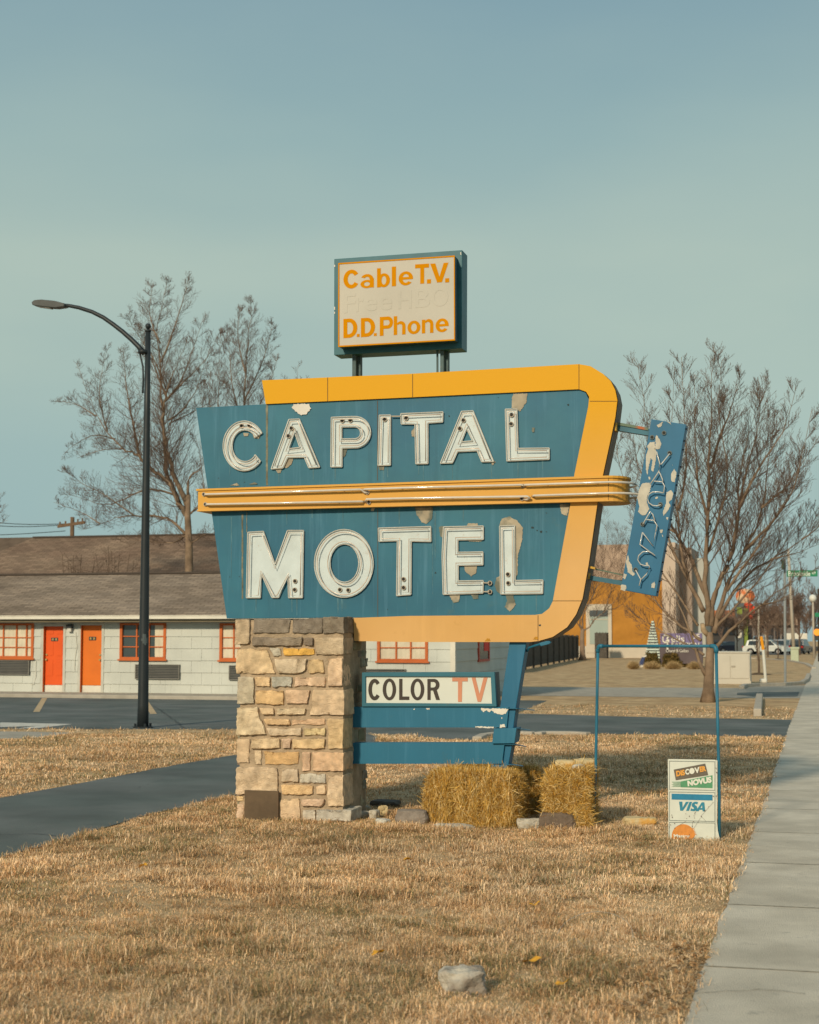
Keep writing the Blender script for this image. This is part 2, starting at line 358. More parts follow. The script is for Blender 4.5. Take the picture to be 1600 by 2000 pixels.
white_m = mat('white_paint', (0.66, 0.62, 0.53), 0.6, 0.08, 3, dirt=((0.4, 0.36, 0.28), 0.5))
dark_m = mat('dark_metal', (0.035, 0.04, 0.043), 0.5, 0.15, 5)
grille_m = mat('grille_metal', (0.16, 0.15, 0.13), 0.6, 0.1, 5)
fascia_m = mat('fascia', (0.17, 0.14, 0.09), 0.8, 0.15, 2)
brass_m = mat('brass', (0.55, 0.38, 0.15), 0.35, 0.1, 8, metal=0.8)
MY = wallY; mz = gz(MY)
XL, XR = -34.0, onY(887, 1300, MY).x
zt = onY(280, 1212, MY).z
mot = thing('motel_building', 'long low pale green motel with orange trimmed windows and brown shingle roof', 'building', (-5, MY, mz))
def wp(u, v): p = onY(u, v, MY); return p.x, p.z
WINS = [(-23, 1218, 67, 1286), (235, 1217.5, 325, 1288), (430, 1218, 520, 1290), (738, 1221, 836, 1292)]
DOORS = [(81, 1220, 128, 1354), (154, 1218, 203, 1356)]
ops = []
for u0, v0, u1, v1 in WINS: ops.append((wp(u0, v0)[0], wp(u1, v0)[0], wp(u0, v1)[1], wp(u0, v0)[1]))
for u0, v0, u1, v1 in DOORS: ops.append((wp(u0, v0)[0], wp(u1, v0)[0], mz, wp(u0, v0)[1]))
wb = MB()
xs = sorted({XL, XR}|{o[0] for o in ops}|{o[1] for o in ops}); zs = sorted({mz-.2, zt+.25}|{o[2] for o in ops}|{o[3] for o in ops})
for i in range(len(xs)-1):
    for k in range(len(zs)-1):
        cx, cz = (xs[i]+xs[i+1])/2, (zs[k]+zs[k+1])/2
        if any(o[0] < cx < o[1] and o[2] < cz < o[3] for o in ops): continue
        wb.add([(xs[i], MY, zs[k]), (xs[i+1], MY, zs[k]), (xs[i+1], MY, zs[k+1]), (xs[i], MY, zs[k+1])], [(0, 1, 2, 3)])
rg = random.Random(5)
cz_ = [mz+0.02]; st = (zt+0.2-mz)/7
for k in range(7):
    z0, z1 = mz+0.02+st*k, mz+0.02+st*(k+1)
    jx = sorted([XL+0.61*i+rg.uniform(0, .02)+(0.3 if k % 2 else 0) for i in range(int((XR-XL)/0.61))])
    br_ = sorted([q for q in set(xs)|set(jx) if XL <= q <= XR])
    for i in range(len(br_)-1):
        x0, x1 = br_[i], br_[i+1]
        if x1-x0 < 0.01: continue
        segs = [(z0, z1)]; cx = (x0+x1)/2
        for o in ops:
            if o[0] < cx < o[1]:
                ns_ = []
                for a, b in segs:
                    if o[2] > a: ns_.append((a, min(b, o[2])))
                    if o[3] < b: ns_.append((max(a, o[3]), b))
                segs = [s_ for s_ in ns_ if s_[1]-s_[0] > 0.005]
        dj = rg.uniform(0, 0.006); gap = 0.003 if x0 in jx else 0
        for a, b in segs:
            fa = 0.03-0.022*(a-z0)/st+dj*0.3; fb = 0.03-0.022*(b-z0)/st+dj*0.3; aa = a-dj if a == z0 else a
            wb.add([(x0+gap, MY-fa, aa), (x1-gap, MY-fa, aa), (x1-gap, MY-fb, b), (x0+gap, MY-fb, b), (x0+gap, MY+.001, aa), (x1-gap, MY+.001, aa), (x1-gap, MY+.001, b), (x0+gap, MY+.001, b)],
                   [(0, 1, 2, 3), (0, 4, 5, 1), (1, 5, 6, 2), (0, 3, 7, 4), (3, 2, 6, 7)])
# right end wall with courses, and gable
DEP = 7.6
for k in range(7):
    z0, z1 = mz+0.02+st*k, mz+0.02+st*(k+1)
    wb.add([(XR+.03, MY, z0), (XR+.03, MY+DEP, z0), (XR+.008, MY+DEP, z1), (XR+.008, MY, z1), (XR, MY, z0), (XR, MY+DEP, z0)], [(0, 1, 2, 3), (0, 4, 5, 1)])
wb.box(XR-.02, XR, MY+.002, MY+DEP, mz-.2, zt+.2)
wb.box(XL, XR, MY+DEP, MY+DEP+.1, mz-.2, zt+.2)
wall = wb.build('wall', siding_m, mot)
MB().box(XR-.09, XR+.045, MY-.045, MY+.09, mz, zt+.1).build('corner_board', white_m, mot, bevel=.005)
ey = MY-0.42; ez = onY(200, 1201, ey).z
ry = MY+DEP/2; rz = onY(200, 1121, ry).z
sl_ = (rz-ez)/(ry-ey)
rb = MB(); y2 = 2*ry-ey; x0, x1 = XL-.5, XR+.35
rb.add([(x0, ey, ez), (x1, ey, ez), (x1, ry, rz), (x0, ry, rz), (x1, y2, ez), (x0, y2, ez),
        (x0, ey, ez-.06), (x1, ey, ez-.06), (x1, ry, rz-.08), (x0, ry, rz-.08), (x1, y2, ez-.06), (x0, y2, ez-.06)],
       [(0, 1, 2, 3), (3, 2, 4, 5), (6, 9, 8, 7), (9, 11, 10, 8), (0, 6, 7, 1), (1, 7, 8, 2), (2, 8, 10, 4), (4, 10, 11, 5), (0, 3, 9, 6), (3, 5, 11, 9)])
roof = rb.build('roof', roof_m, mot)
MB().box(x0, x1, ry-.13, ry+.13, rz-.02, rz+.035).build('ridge_cap', mat('ridge_cap', (0.07, 0.055, 0.045), 0.9), roof, bevel=.01)
gt = MB(); gt.box(x0, x1, ey-.11, ey-.005, ez-.12, ez-.02); gt.box(x0, x1, ey-.125, ey-.11, ez-.035, ez-.015)
gt.build('gutter', white_m, mot, bevel=.01)
MB().box(x0+.05, x1-.05, ey+.002, ey+.03, ez-.20, ez-.062).build('fascia', fascia_m, mot)
MB().box(x0+.05, x1-.05, ey+.03, MY-.035, ez-.20, ez-.175).build('soffit', mat('soffit', (0.42, 0.40, 0.33), 0.8), mot)
# gable infill on the right
gi = MB(); gi.prism([(XR-.01, MY, zt+.15), (XR-.01, MY+DEP, zt+.15), (XR-.01, ry, rz-.12)], (-.05, 0, 0)); gi.build('gable', siding_m, mot)
def window(u0, v0, u1, v1, cols, rows, curt, seed):
    p0, p1 = onY(u0, v1, MY), onY(u1, v0, MY); x0, x1, z0, z1 = p0.x, p1.x, p0.z, p1.z
    fr = MB(); f = 0.07
    fr.box(x0-.01, x1+.01, MY-.05, MY+.06, z0-.01, z0+f); fr.box(x0-.01, x1+.01, MY-.05, MY+.06, z1-f*.7, z1+.01)
    fr.box(x0-.01, x0+f, MY-.05, MY+.06, z0+f, z1-f*.7); fr.box(x1-f, x1+.01, MY-.05, MY+.06, z0+f, z1-f*.7)
    fr.box(x0-.05, x1+.05, MY-.09, MY-.05, z0-.035, z0+.012)
    wn = fr.build('window', orange_m, mot, bevel=.006)
    mu = MB()
    for c in cols:
        x = x0+(x1-x0)*c; mu.box(x-.02, x+.02, MY-.02, MY+.02, z0+f, z1-f*.7)
    for r_ in rows:
        z = z1-(z1-z0)*r_; mu.box(x0+f, x1-f, MY-.014, MY+.014, z-.014, z+.014)
    mu.build('muntin', orange_m, wn)
    MB().box(x0+f, x1-f, MY+.022, MY+.026, z0+f, z1-f*.7).build('pane', glass_m if curt != 'all' else mat('thin_glass', (0.30, 0.29, 0.25), 0.15, 0.1, 1, spec=.5), wn)
    cu = MB(); rg = random.Random(seed)
    ranges = {'all': [(x0+f, x1-f)], 'right': [(x1-f-.28, x1-f)], 'none': []}[curt]
    for a, b in ranges:
        n = int((b-a)/.02); top = []; bot = []
        for i in range(n+1):
            x = a+(b-a)*i/n; y = MY+.0135+.0045*math.sin(i*.9+rg.uniform(-.3, .3)); dy = y
            top.append((x, dy+.0, z1-f*.7)); bot.append((x+rg.uniform(-.004, .004), dy+.003, z0+f+rg.uniform(0, .008)))
        vs = top+bot; cu.add(vs, [(i+n+1, i+n+2, i+1, i) for i in range(n)])
    if ranges: cu.build('curtain', curt_m, wn)
window(-23, 1218, 67, 1286, [.33, .62, .84], [.40, .68], 'all', 1)
window(235, 1217.5, 325, 1288, [.36, .63], [.36, .65], 'right', 2)
window(430, 1218, 520, 1290, [.3, .6], [.38, .66], 'all', 3)
window(738, 1221, 836, 1292, [.37, .66], [.34, .62], 'all', 4)
def door(u0, v0, u1, v1, m, six, knob, label):
    p0, p1 = onY(u0, v1, MY), onY(u1, v0, MY); x0, x1, z0, z1 = p0.x, p1.x, mz+.10, p1.z
    d = MB(); d.box(x0+.05, x1-.05, MY+.06, MY+.10, z0+.2, z1-.05)
    D_ = d.build('door', m, mot, bevel=.004); D_['label'] = label
    if six:
        pn = MB(); W = x1-x0
        for (a, b) in ((.16, .44), (.56, .84)):
            for (c, e_) in ((.24, .48), (.54, .80), (.86, .94)):
                pn.box(x0+W*a, x0+W*b, MY+.052, MY+.0605, z0+(z1-z0)*c, z0+(z1-z0)*e_)
        pn.build('panel', m, D_, bevel=.008)
    MB().box(x0+.05, x1-.05, MY+.055, MY+.10, z0+.0, z0+.195).build('kick_plate', white_m, D_)
    fr = MB(); fm = orange_m if not six else white_m
    fr.box(x0-.03, x0+.048, MY-.04, MY+.12, z0-.05, z1+.02); fr.box(x1-.048, x1+.03, MY-.04, MY+.12, z0-.05, z1+.02); fr.box(x0+.048, x1-.048, MY-.04, MY+.12, z1-.048, z1+.02)
    fr.build('door_frame', mat('pale_frame', (.48, .47, .41), .7, .1, 3), D_, bevel=.004)
    fi = MB(); fi.box(x0+.048, x0+.062, MY-.035, MY+.052, z0, z1-.05); fi.build('jamb', orange_m, D_)
    kx = x0+.12 if knob == 'l' else x1-.12
    k = MB(); k.tube([(kx, MY+.06, z0+.92), (kx, MY, z0+.92)], [.035, .03], 10); k.tube([(kx, MY+.06, z0+1.06), (kx, MY+.03, z0+1.06)], [.03, .028], 10); k.split('handle', brass_m, D_)
    nx = (x0+x1)/2; zz = z1-.42
    npl = MB(); npl.box(nx-.11, nx+.11, MY+.044, MY+.052, zz-.05, zz+.05); npl.build('number_plate', dark_m, D_, bevel=.02)
    q = MB(); q.box(nx-.075, nx-.03, MY+.040, MY+.0435, zz-.03, zz+.03); q.box(nx+.03, nx+.075, MY+.040, MY+.0435, zz-.03, zz+.03); q.split('number_mark', brass_m, D_)
door(*DOORS[0], mat('red_door', (.70, .092, .010), .45, .05, 3), True, 'l', 'bright red six panel door')
door(*DOORS[1], mat('orange_door', (.66, .150, .012), .5, .06, 3), False, 'r', 'flat dark orange door')
for i, (u0, v0, u1, v1) in enumerate([(-30, 1290, 60, 1317), (266, 1298, 353, 1326), (449, 1300, 536, 1328), (714, 1307, 794, 1334)]):
    p0, p1 = onY(u0, v1, MY), onY(u1, v0, MY); a = MB(); a.box(p0.x, p1.x, MY-.06, MY-.03, p0.z, p1.z)
    A_ = a.build('air_conditioner', dark_m, mot); s_ = MB()
    for k in range(9):
        z = p0.z+(p1.z-p0.z)*(k+.5)/9; s_.box(p0.x+.03, p1.x-.03, MY-.08, MY-.061, z-.008, z+.008)
    s_.box(p0.x, p0.x+.028, MY-.09, MY-.06, p0.z, p1.z); s_.box(p1.x-.028, p1.x, MY-.09, MY-.06, p0.z, p1.z); s_.box(p0.x+.028, p1.x-.028, MY-.09, MY-.06, p1.z-.02, p1.z); s_.box(p0.x+.028, p1.x-.028, MY-.09, MY-.06, p0.z, p0.z+.02)
    s_.build('louvre', grille_m, A_)
p0, p1 = onY(134.6, 1234, MY), onY(144.6, 1219, MY)
L_ = MB().box(p0.x, p1.x, MY-.16, MY-.03, p0.z+.1, p1.z).build('wall_lamp', dark_m, mot, bevel=.01)
MB().box(p0.x+.02, p1.x-.02, MY-.14, MY-.05, p0.z, p0.z+.098).build('lamp_glass', mat('frosted_glass', (.6, .58, .52), .3, .05), L_, bevel=.01)
MB().tube([onY(148, 1235, MY-.04), onY(150, 1262, MY-.04), onY(146, 1290, MY-.04), onY(146, 1311, MY-.04)], .008, 5).build('cable', white_m, mot)
MB().tube([onY(70, 1290, MY-.04), onY(70, 1322, MY-.04), onY(66, 1337, MY-.04), onY(60, 1336, MY-.04)], .008, 5).build('cable', white_m, mot)
# end-wall window with red frame
q0 = G(952, 1330); yy0 = None
def onX(u, v, X):
    d = ray(u, v); return CAM+d*(X/d.x)
p0, p1 = onX(932, 1293, XR), onX(953, 1215, XR)
ew = MB(); ew.box(XR+.0, XR+.06, p0.y, p1.y, p0.z, p0.z+.07); ew.box(XR+.0, XR+.06, p0.y, p1.y, p1.z-.07, p1.z); ew.box(XR, XR+.06, p0.y, p0.y+.1, p0.z+.07, p1.z-.07); ew.box(XR, XR+.06, p1.y-.1, p1.y, p0.z+.07, p1.z-.07)
EW = ew.build('window', mat('red_trim', (.45, .06, .03), .5, .1, 3), mot); EW['label'] = 'narrow red framed window on the shaded end wall'
MB().box(XR+.035, XR+.04, p0.y+.1, p1.y-.1, p0.z+.07, p1.z-.07).build('pane', glass_m, EW)
MB().box(XR+.042, XR+.05, (p0.y+p1.y)/2, p1.y-.1, p0.z+.3, p1.z-.07).build('blind', mat('red_blind', (.7, .03, .015), .6, .1, 3), EW)
# ------------------------------------------------------------ buildings behind the motel
def hip(name, label, X0, X1, Y0, Y1, ze, zr, m, wallm, hl, hr, cat='building'):
    T = thing(name, label, cat, ((X0+X1)/2, Y0, gz(Y0))); ym = (Y0+Y1)/2
    MB().box(X0+.4, X1-.4, Y0+.4, Y1-.4, gz(Y0)-.3, ze).build('wall', wallm, T)
    r = MB(); r.add([(X0, Y0, ze), (X1, Y0, ze), (X1, Y1, ze), (X0, Y1, ze), (X0+hl, ym, zr), (X1-hr, ym, zr)], [(0, 1, 5, 4), (1, 2, 5), (2, 3, 4, 5), (3, 0, 4), (0, 3, 2, 1)])
    return T, r.build('roof', m, T)
by = MY+19; bz = onY(200, 1048, by).z
T2, rf2 = hip('rear_motel_wing', 'rear motel wing showing only its broad brown hipped roof above the front roof', onY(66, 1048, by).x-3.3, onY(640, 1100, by).x, by-7, by+7, 2.6, bz, roof2_m, siding_m, 3.3, 4)
MB().box(onY(66, 1048, by).x, onY(600, 1048, by).x, by-.1, by+.1, bz-.015, bz+.05).build('ridge_cap', mat('ridge_cap', (.07, .055, .045)), rf2)
T3, rf3 = hip('far_roofed_house', 'dark shingled roof at the far left edge behind the rear wing', onY(-500, 1100, by+16).x, onY(560, 1100, by+16).x, by+9, by+23, 2.4, onY(30, 1050, by+16).z, mat('darker_shingles', (0.12, 0.088, 0.066), 0.95, 0.2, 2, spec=.05), siding_m, 4, 4)
# ------------------------------------------------------------ motel sign: planes
PB = G(580, 1603); Y0 = PB.y; pz = gz(Y0); Y1 = Y0+0.31
blue_m = mat('blue_sign_paint', (0.015, 0.112, 0.182), 0.5, 0.14, 1.3, c2=(0.026, 0.145, 0.205), mask=(0.4, 0.62), streak=0.55, dirt=((0.06, 0.13, 0.14), 0.4), bump=0.04, bs=9)
blue2_m = mat('blue_trim_paint', (0.016, 0.10, 0.165), 0.45, 0.12, 3, streak=0.15, dirt=((0.05, 0.12, 0.14), 0.4))
yel_m = mat('yellow_sign_paint', (0.60, 0.335, 0.105), 0.5, 0.07, 1.0, c2=(0.61, 0.36, 0.14), mask=(0.35, 0.65), dirt=((0.42, 0.22, 0.06), 0.5), bump=0.04, bs=6, spec=.15, streak=.12)
# the upper yellow is less sun-bleached than the lower: fade with height
t, b = sub(yel_m); co = t.nodes.new('ShaderNodeTexCoord'); sp = t.nodes.new('ShaderNodeSeparateXYZ'); t.links.new(co.outputs['Object'], sp.inputs[0])
mr = t.nodes.new('ShaderNodeMapRange'); t.links.new(sp.outputs['Z'], mr.inputs[0]); mr.inputs[1].default_value = 0.5; mr.inputs[2].default_value = 1.9
mm = t.nodes.new('ShaderNodeMixRGB'); mm.inputs[2].default_value = (0.66, 0.325, 0.006, 1); old = b.inputs['Base Color'].links[0].from_socket
mr.inputs[4].default_value = 1.0
t.links.new(mr.outputs[0], mm.inputs[0]); t.links.new(old, mm.inputs[1]); t.links.new(mm.outputs[0], b.inputs['Base Color'])
let_m = mat('white_letter_paint', (0.53, 0.60, 0.61), 0.4, 0.08, 5, c2=(0.45, 0.50, 0.49), mask=(0.5, 0.7), dirt=((0.36, 0.24, 0.15), 0.5))
rim_m = mat('letter_rim', (0.56, 0.55, 0.50), 0.5, 0.1, 8, dirt=((0.30, 0.17, 0.09), 0.8))
tube_m = mat('neon_glass', (0.62, 0.56, 0.48), 0.12, 0.08, 8, spec=0.8)
tubep_m = mat('neon_glass_pink', (0.58, 0.48, 0.39), 0.2, 0.1, 8, spec=0.6)
peel_m = mat('bare_primer', (0.50, 0.41, 0.29), 0.7, 0.15, 10, dirt=((0.33, 0.27, 0.2), 0.5))
silver_m = mat('bare_metal', (0.40, 0.38, 0.33), 0.4, 0.2, 10, metal=0.3)
cabside_m = mat('cabinet_side', (0.20, 0.155, 0.115), 0.75, 0.25, 6, dirt=((0.35, 0.25, 0.12), 0.6))
hole_m = mat('black_hole', (0.012, 0.010, 0.008), 0.6, 0)
ring_m = mat('electrode_ring', (0.42, 0.36, 0.28), 0.4, 0.1, 10)
Z1 = zc(380, 700, .275); Z2 = zc(800, 700, .35)
sroot = thing('motel_sign', 'huge blue neon sign with white channel letters and yellow border on the stone pillar', 'sign', (onY(800, 1100, Y1).x, Y1, onY(800, 1210, Y1).z))
blue_poly = [(383, 796.5), (517.5, 789.5), (700, 781), (1140, 758), (1160, 800), (1135, 930), (1128, 985), (1092, 1180), (1065, 1206), (690, 1206), (443, 1208), (414, 1004), (405, 949)]
MB().px(blue_poly, Y1, .28).build('blue_panel', blue_m, sroot)
outer = [(511.5, 742.6), (800, 730), (1131, 711), (1153.5, 715), (1178, 730), (1193, 744), (1202, 762), (1206, 782), (1202, 815), (1178, 927), (1167.5, 980), (1150, 1102), (1138, 1169), (1125.5, 1200), (1108, 1225), (1080, 1244), (1052, 1252), (1035, 1254), (800, 1254), (692, 1252), (690, 1207),
         (800, 1203), (1045, 1201), (1059, 1199), (1073, 1188), (1080, 1174), (1115, 980), (1122, 927), (1149, 794.5), (1151, 775), (1145, 765), (1131, 760), (800, 776), (519, 789)]
MB().px(outer, Y1-.022, .32).build('yellow_border', yel_m, sroot)
# joint lines between the border sheets
jl = MB()
for a, b_ in (((806, 730.5), (806, 775)), ((1131, 711.5), (1131, 759.5)), ((1152, 783.5), (1205, 783.5)), ((1080, 1173.5), (1137, 1173.5)), ((1051, 1201.5), (1051, 1251.5)), ((640, 737.5), (640, 783))):
    dx, dy = (0.55, 0) if abs(a[0]-b_[0]) < 1 else (0, 0.5)
    jl.px([(a[0]-dx, a[1]-dy), (b_[0]+dx, a[1]-dy) if dy else (a[0]+dx, a[1]), (b_[0]+dx, b_[1]+dy), (a[0]-dx, b_[1]+dy)], Y1-.0245, .003)
jl.px([(737, 783), (738, 783), (738, 938), (737, 938)], Y1-.0025, .003); jl.px([(737.5, 992), (738.3, 992), (738.3, 1205), (737.5, 1205)], Y1-.0025, .003)
jl.split('seam', mat('seam', (0.12, 0.07, 0.03), .8, 0), sroot)
sd_ = MB()   # rust brown cabinet side on the right edge
edge = [(1178, 730), (1193, 744), (1202, 762), (1206, 782), (1202, 815), (1178, 927), (1167.5, 980), (1150, 1102), (1138, 1169), (1125.5, 1200), (1108, 1225), (1080, 1244), (1052, 1252)]
P_ = [onY(u+.3, v+.2, Y1-.010) for u, v in edge]; n = len(P_); v_ = [p+Vector((.006, 0, -.002)) for p in P_]; v2 = [p+Vector((.006, .30, -.002)) for p in P_]
sd_.add(v_+v2, [(i, i+n, i+1+n, i+1) for i in range(n-1)]); sd_.build('cabinet_side', cabside_m, sroot)
# yellow belt
Yb = Y1-.075; belt = MB()
def belt_loop(zl_off, grow):
    A = onY(387, 958, Yb); Bp = onY(1188, 945, Yb); pts = [(A.x-grow, Yb-grow), (Bp.x, Yb-grow)]
    rx, ryy = .155+grow, .25+grow; cy = Yb+.25
    for k in range(1, 12):
        a_ = -math.pi/2+math.pi*k/12; pts.append((Bp.x+rx*math.cos(a_), cy+ryy*math.sin(a_)))
    pts += [(Bp.x, Yb+.5+grow), (A.x-grow, Yb+.5+grow)]; return pts
LEFTZ0, LEFTZ1 = onY(390, 998, Yb).z, onY(386, 956, Yb).z
R0, R1 = onY(1188, 978, Yb).z, onY(1188, 930, Yb).z
print('belt', LEFTZ0, LEFTZ1, R0, R1, 'Y0', Y0, 'pillar top', onY(560, 1207, Y0).z)
def belt_part(grow, f0, f1, name, m):
    pts = belt_loop(0, grow); xa, xb = pts[0][0], pts[1][0]; mb = MB(); lo, hi = [], []
    for x, y in pts:
        t_ = min(1, (x-xa)/(xb-xa)); z0 = LEFTZ0+(R0-LEFTZ0)*t_; z1 = LEFTZ1+(R1-LEFTZ1)*t_
        lo.append(Vector((x, y, z0+(z1-z0)*f0))); hi.append(Vector((x, y, z0+(z1-z0)*f1)))
    n = len(pts); mb.add(lo+hi, [tuple(reversed(range(n))), tuple(range(n, 2*n))]+[(i, (i+1) % n, (i+1) % n+n, i+n) for i in range(n)])
    return mb.build(name, m, sroot)
bb = belt_part(0, 0.03, 0.93, 'belt', yel_m)
belt_part(.014, 0.93, 1.02, 'belt_lip', yel_m); belt_part(.008, -0.02, 0.03, 'belt_lip', yel_m)
jb = MB(); jb.px([(1188, 933), (1188.8, 933), (1188.8, 977), (1188, 977)], Yb-.003, .003); jb.build('seam', MATS['seam'], sroot)
def tz(u, v, off): return onY(u, v, Yb-off)
def bent(path, r, Y, m, name, par, n=6):
    mb = MB(); mb.tube([onY(u, v, Y-d) for u, v, d in path], r, n); return mb.build(name, m, par, smooth=True)
bt = MB()
bt.tube([onY(399, 965.5, Yb+.0), onY(402, 965.5, Yb-.04), onY(703, 956, Yb-.045), onY(706, 957, Yb-.03), onY(712, 962, Yb-.02), onY(722, 961.5, Yb)], .0105, 8)
bt.tube([onY(402, 985, Yb), onY(405, 985, Yb-.04), onY(706, 979.5, Yb-.045), onY(712, 980, Yb)], .0105, 8)
bt.tube([onY(708, 956.5, Yb-.02), onY(714, 955.5, Yb-.045), onY(800, 952.5, Yb-.045), onY(1018, 947, Yb-.045), onY(1024, 949, Yb-.02)], .0105, 8)
bt.tube([onY(722, 982, Yb), onY(713, 979, Yb-.02), onY(716, 975, Yb-.045), onY(800, 973, Yb-.045), onY(1030, 969.5, Yb-.045), onY(1035, 972, Yb-.04), onY(1030, 975.5, Yb-.02), onY(1018, 974.5, Yb)], .0105, 8)
def wrap(u0, v0, v1, zoff, fat=1.0):
    P0 = onY(u0, v0, Yb-.045); Pe = onY(1190, v1, Yb-.045); o = [onY(u0-3, v0+1.5, Yb), P0, Pe]
    for k in range(1, 12):
        a_ = -math.pi/2+math.pi*k/12; o.append(Vector((Pe.x+(.20*fat)*math.cos(a_), Yb+.25+.29*math.sin(a_), Pe.z)))
    return o
bt.tube(wrap(1026, 947, 941.5, 0), .0105, 8); bt.tube(wrap(1043, 968, 963, 0, 1.25), .0105, 8)
bt.split('neon_tube', tube_m, sroot, smooth=True)
hs = MB(); hr_ = MB(); cl = MB()
def electrode(u, v, Y, r=.021):
    c = onY(u, v, Y); hr_.tube([c+Vector((0, .004, 0)), c-Vector((0, .014, 0))], r, 12); hs.tube([c-Vector((0, .010, 0)), c-Vector((0, .0155, 0))], r*.72, 12)
for u, v in ((399, 965.5), (402, 985), (718, 962), (721, 981.5), (1022, 949), (1020, 974)): electrode(u, v, Yb, .019)
def clip(u, v, Y):
    c = onY(u, v, Y); cl.tube([c, c-Vector((0, .04, 0)), c+Vector((.010, -.042, .004))], .004, 5)
for u, v in ((467, 964), (476, 964), (672, 958), (745, 954), (785, 953), (870, 951), (1070, 946), (1166, 942), (474, 984), (662, 981), (743, 974.5), (884, 972), (1166, 964)): clip(u, v, Yb)
# channel letters
def arc(cx, cy, rx, ry, a0, a1, n):
    return [(cx+rx*math.cos(R(a0+(a1-a0)*i/n)), cy-ry*math.sin(R(a0+(a1-a0)*i/n))) for i in range(n+1)]
LET = []
LET.append(('C', Z1(arc(352, 621, 149, 177, 31, 322, 30)+[(430, 683)]+arc(358, 620, 90, 112, 318, 40, 22)+[(428, 560)]), []))
LET.append(('A', Z1([(670, 433), (745, 430), (890, 772), (812, 777), (780, 702), (662, 704), (628, 778), (545, 785)]), [Z1([(712, 527), (748, 632), (672, 641)])]))
LET.append(('P', Z1([(972, 418)]+[(1120, 412)]+arc(1140, 524, 112, 112, 80, -80, 14)+[(1048, 637), (1048, 770), (968, 770)]), [Z1([(1046, 487)]+arc(1135, 528, 45, 43, 80, -80, 8)+[(1046, 572)])]))
LET.append(('I', Z1([(1313, 403), (1393, 402), (1392, 758), (1303, 760)]), []))
LET.append(('T', Z2([(-49, 308), (187, 298), (185, 355), (103, 360), (103, 587), (35, 588), (30, 366), (-46, 366)]), []))
LET.append(('A', Z2([(290, 295), (355, 292), (470, 575), (403, 577), (378, 515), (268, 520), (240, 583), (172, 585)]), [Z2([(320, 392), (352, 460), (290, 465)])]))
LET.append(('L', Z2([(535, 283), (600, 283), (606, 502), (780, 500), (780, 563), (543, 572)]), []))
LET.append(('M', Z1([(378, 1235), (490, 1228), (572, 1462), (660, 1222), (775, 1222), (767, 1700), (668, 1700), (664, 1545), (598, 1698), (550, 1698), (475, 1530), (468, 1700), (368, 1700)]), []))
LET.append(('O', Z1(arc(1061, 1456, 209, 241, 0, 354, 36)), [Z1(arc(1065, 1454, 102, 136, 0, 352, 26))]))
LET.append(('T', Z2([(-174, 947), (118, 938), (120, 1022), (10, 1020), (8, 1318), (-72, 1324), (-68, 1017), (-171, 1021)]), []))
LET.append(('E', Z2([(190, 940), (412, 935), (412, 1010), (270, 1013), (270, 1082), (410, 1080), (410, 1152), (272, 1155), (272, 1242), (412, 1240), (410, 1310), (188, 1317), (182, 1100)]), []))
LET.append(('L', Z2([(503, 935), (587, 932), (590, 1240), (745, 1237), (743, 1312), (508, 1315)]), []))
for i, (ch, po, ho) in enumerate(LET):
    pj = jag(po, .35, 3.0, i); lm = MB(); lm.px([pj]+ho, Y1-.012, .0115); L_ = lm.build('letter', let_m, sroot)
    L_['label'] = 'raised white channel letter '+ch
    rim = MB(); rim.px([pj, [q for q in inset(pj, 1.0)]], Y1-.030, .0175) if False else None
    rm = MB()
    for loop in [po]+ho:
        lp = [onY(u, v, Y1-.022) for u, v in loop]; lp = lp+[lp[0]]
        for a in range(len(lp)-1):
            rm.tube([lp[a], lp[a+1]], .0052, 4, cap=False)
    rm.build('rim', rim_m, L_)
    tb = MB(); d = 4.6 if ch not in 'OC' else 5.0
    for loop, dd in [(po, d)]+[(h, -d*0.95) for h in ho]:
        lp = [onY(u, v, Y1-.05) for u, v in inset(loop, dd)]; lp = lp+[lp[0]] if ch != 'C' else lp
        tb.tube(lp, .0048, 6, cap=False)
    tb.build('neon_tube', tubep_m, L_, smooth=True)
E1 = [(337, 480), (392, 477), (692, 497), (670, 552), (1052, 443), (1109, 441), (1353, 434), (1506, 425), (716, 1582), (714, 1643), (1035, 1643), (1094, 1646), (1487, 1568), (1487, 1628)]
for u, v in Z1(E1): electrode(u, v, Y1-.013)
for u, v in Z2([(303, 346), (283, 392), (571, 316), (569, 366), (550, 1205), (552, 1254), (450, 1254), (450, 1303)]): electrode(u, v, Y1-.013)
for z_ in (Z1([(1400, 411), (1462, 411)]), Z2([(412, 1252), (445, 1254)]), Z2([(412, 1302), (445, 1302)])):
    cl.tube([onY(*z_[0], Y1-.03), onY(*z_[1], Y1-.03)], .006, 6)
hr_.split('electrode_housing', ring_m, sroot); hs.split('electrode', hole_m, sroot); cl.split('tube_clip', ring_m, sroot)
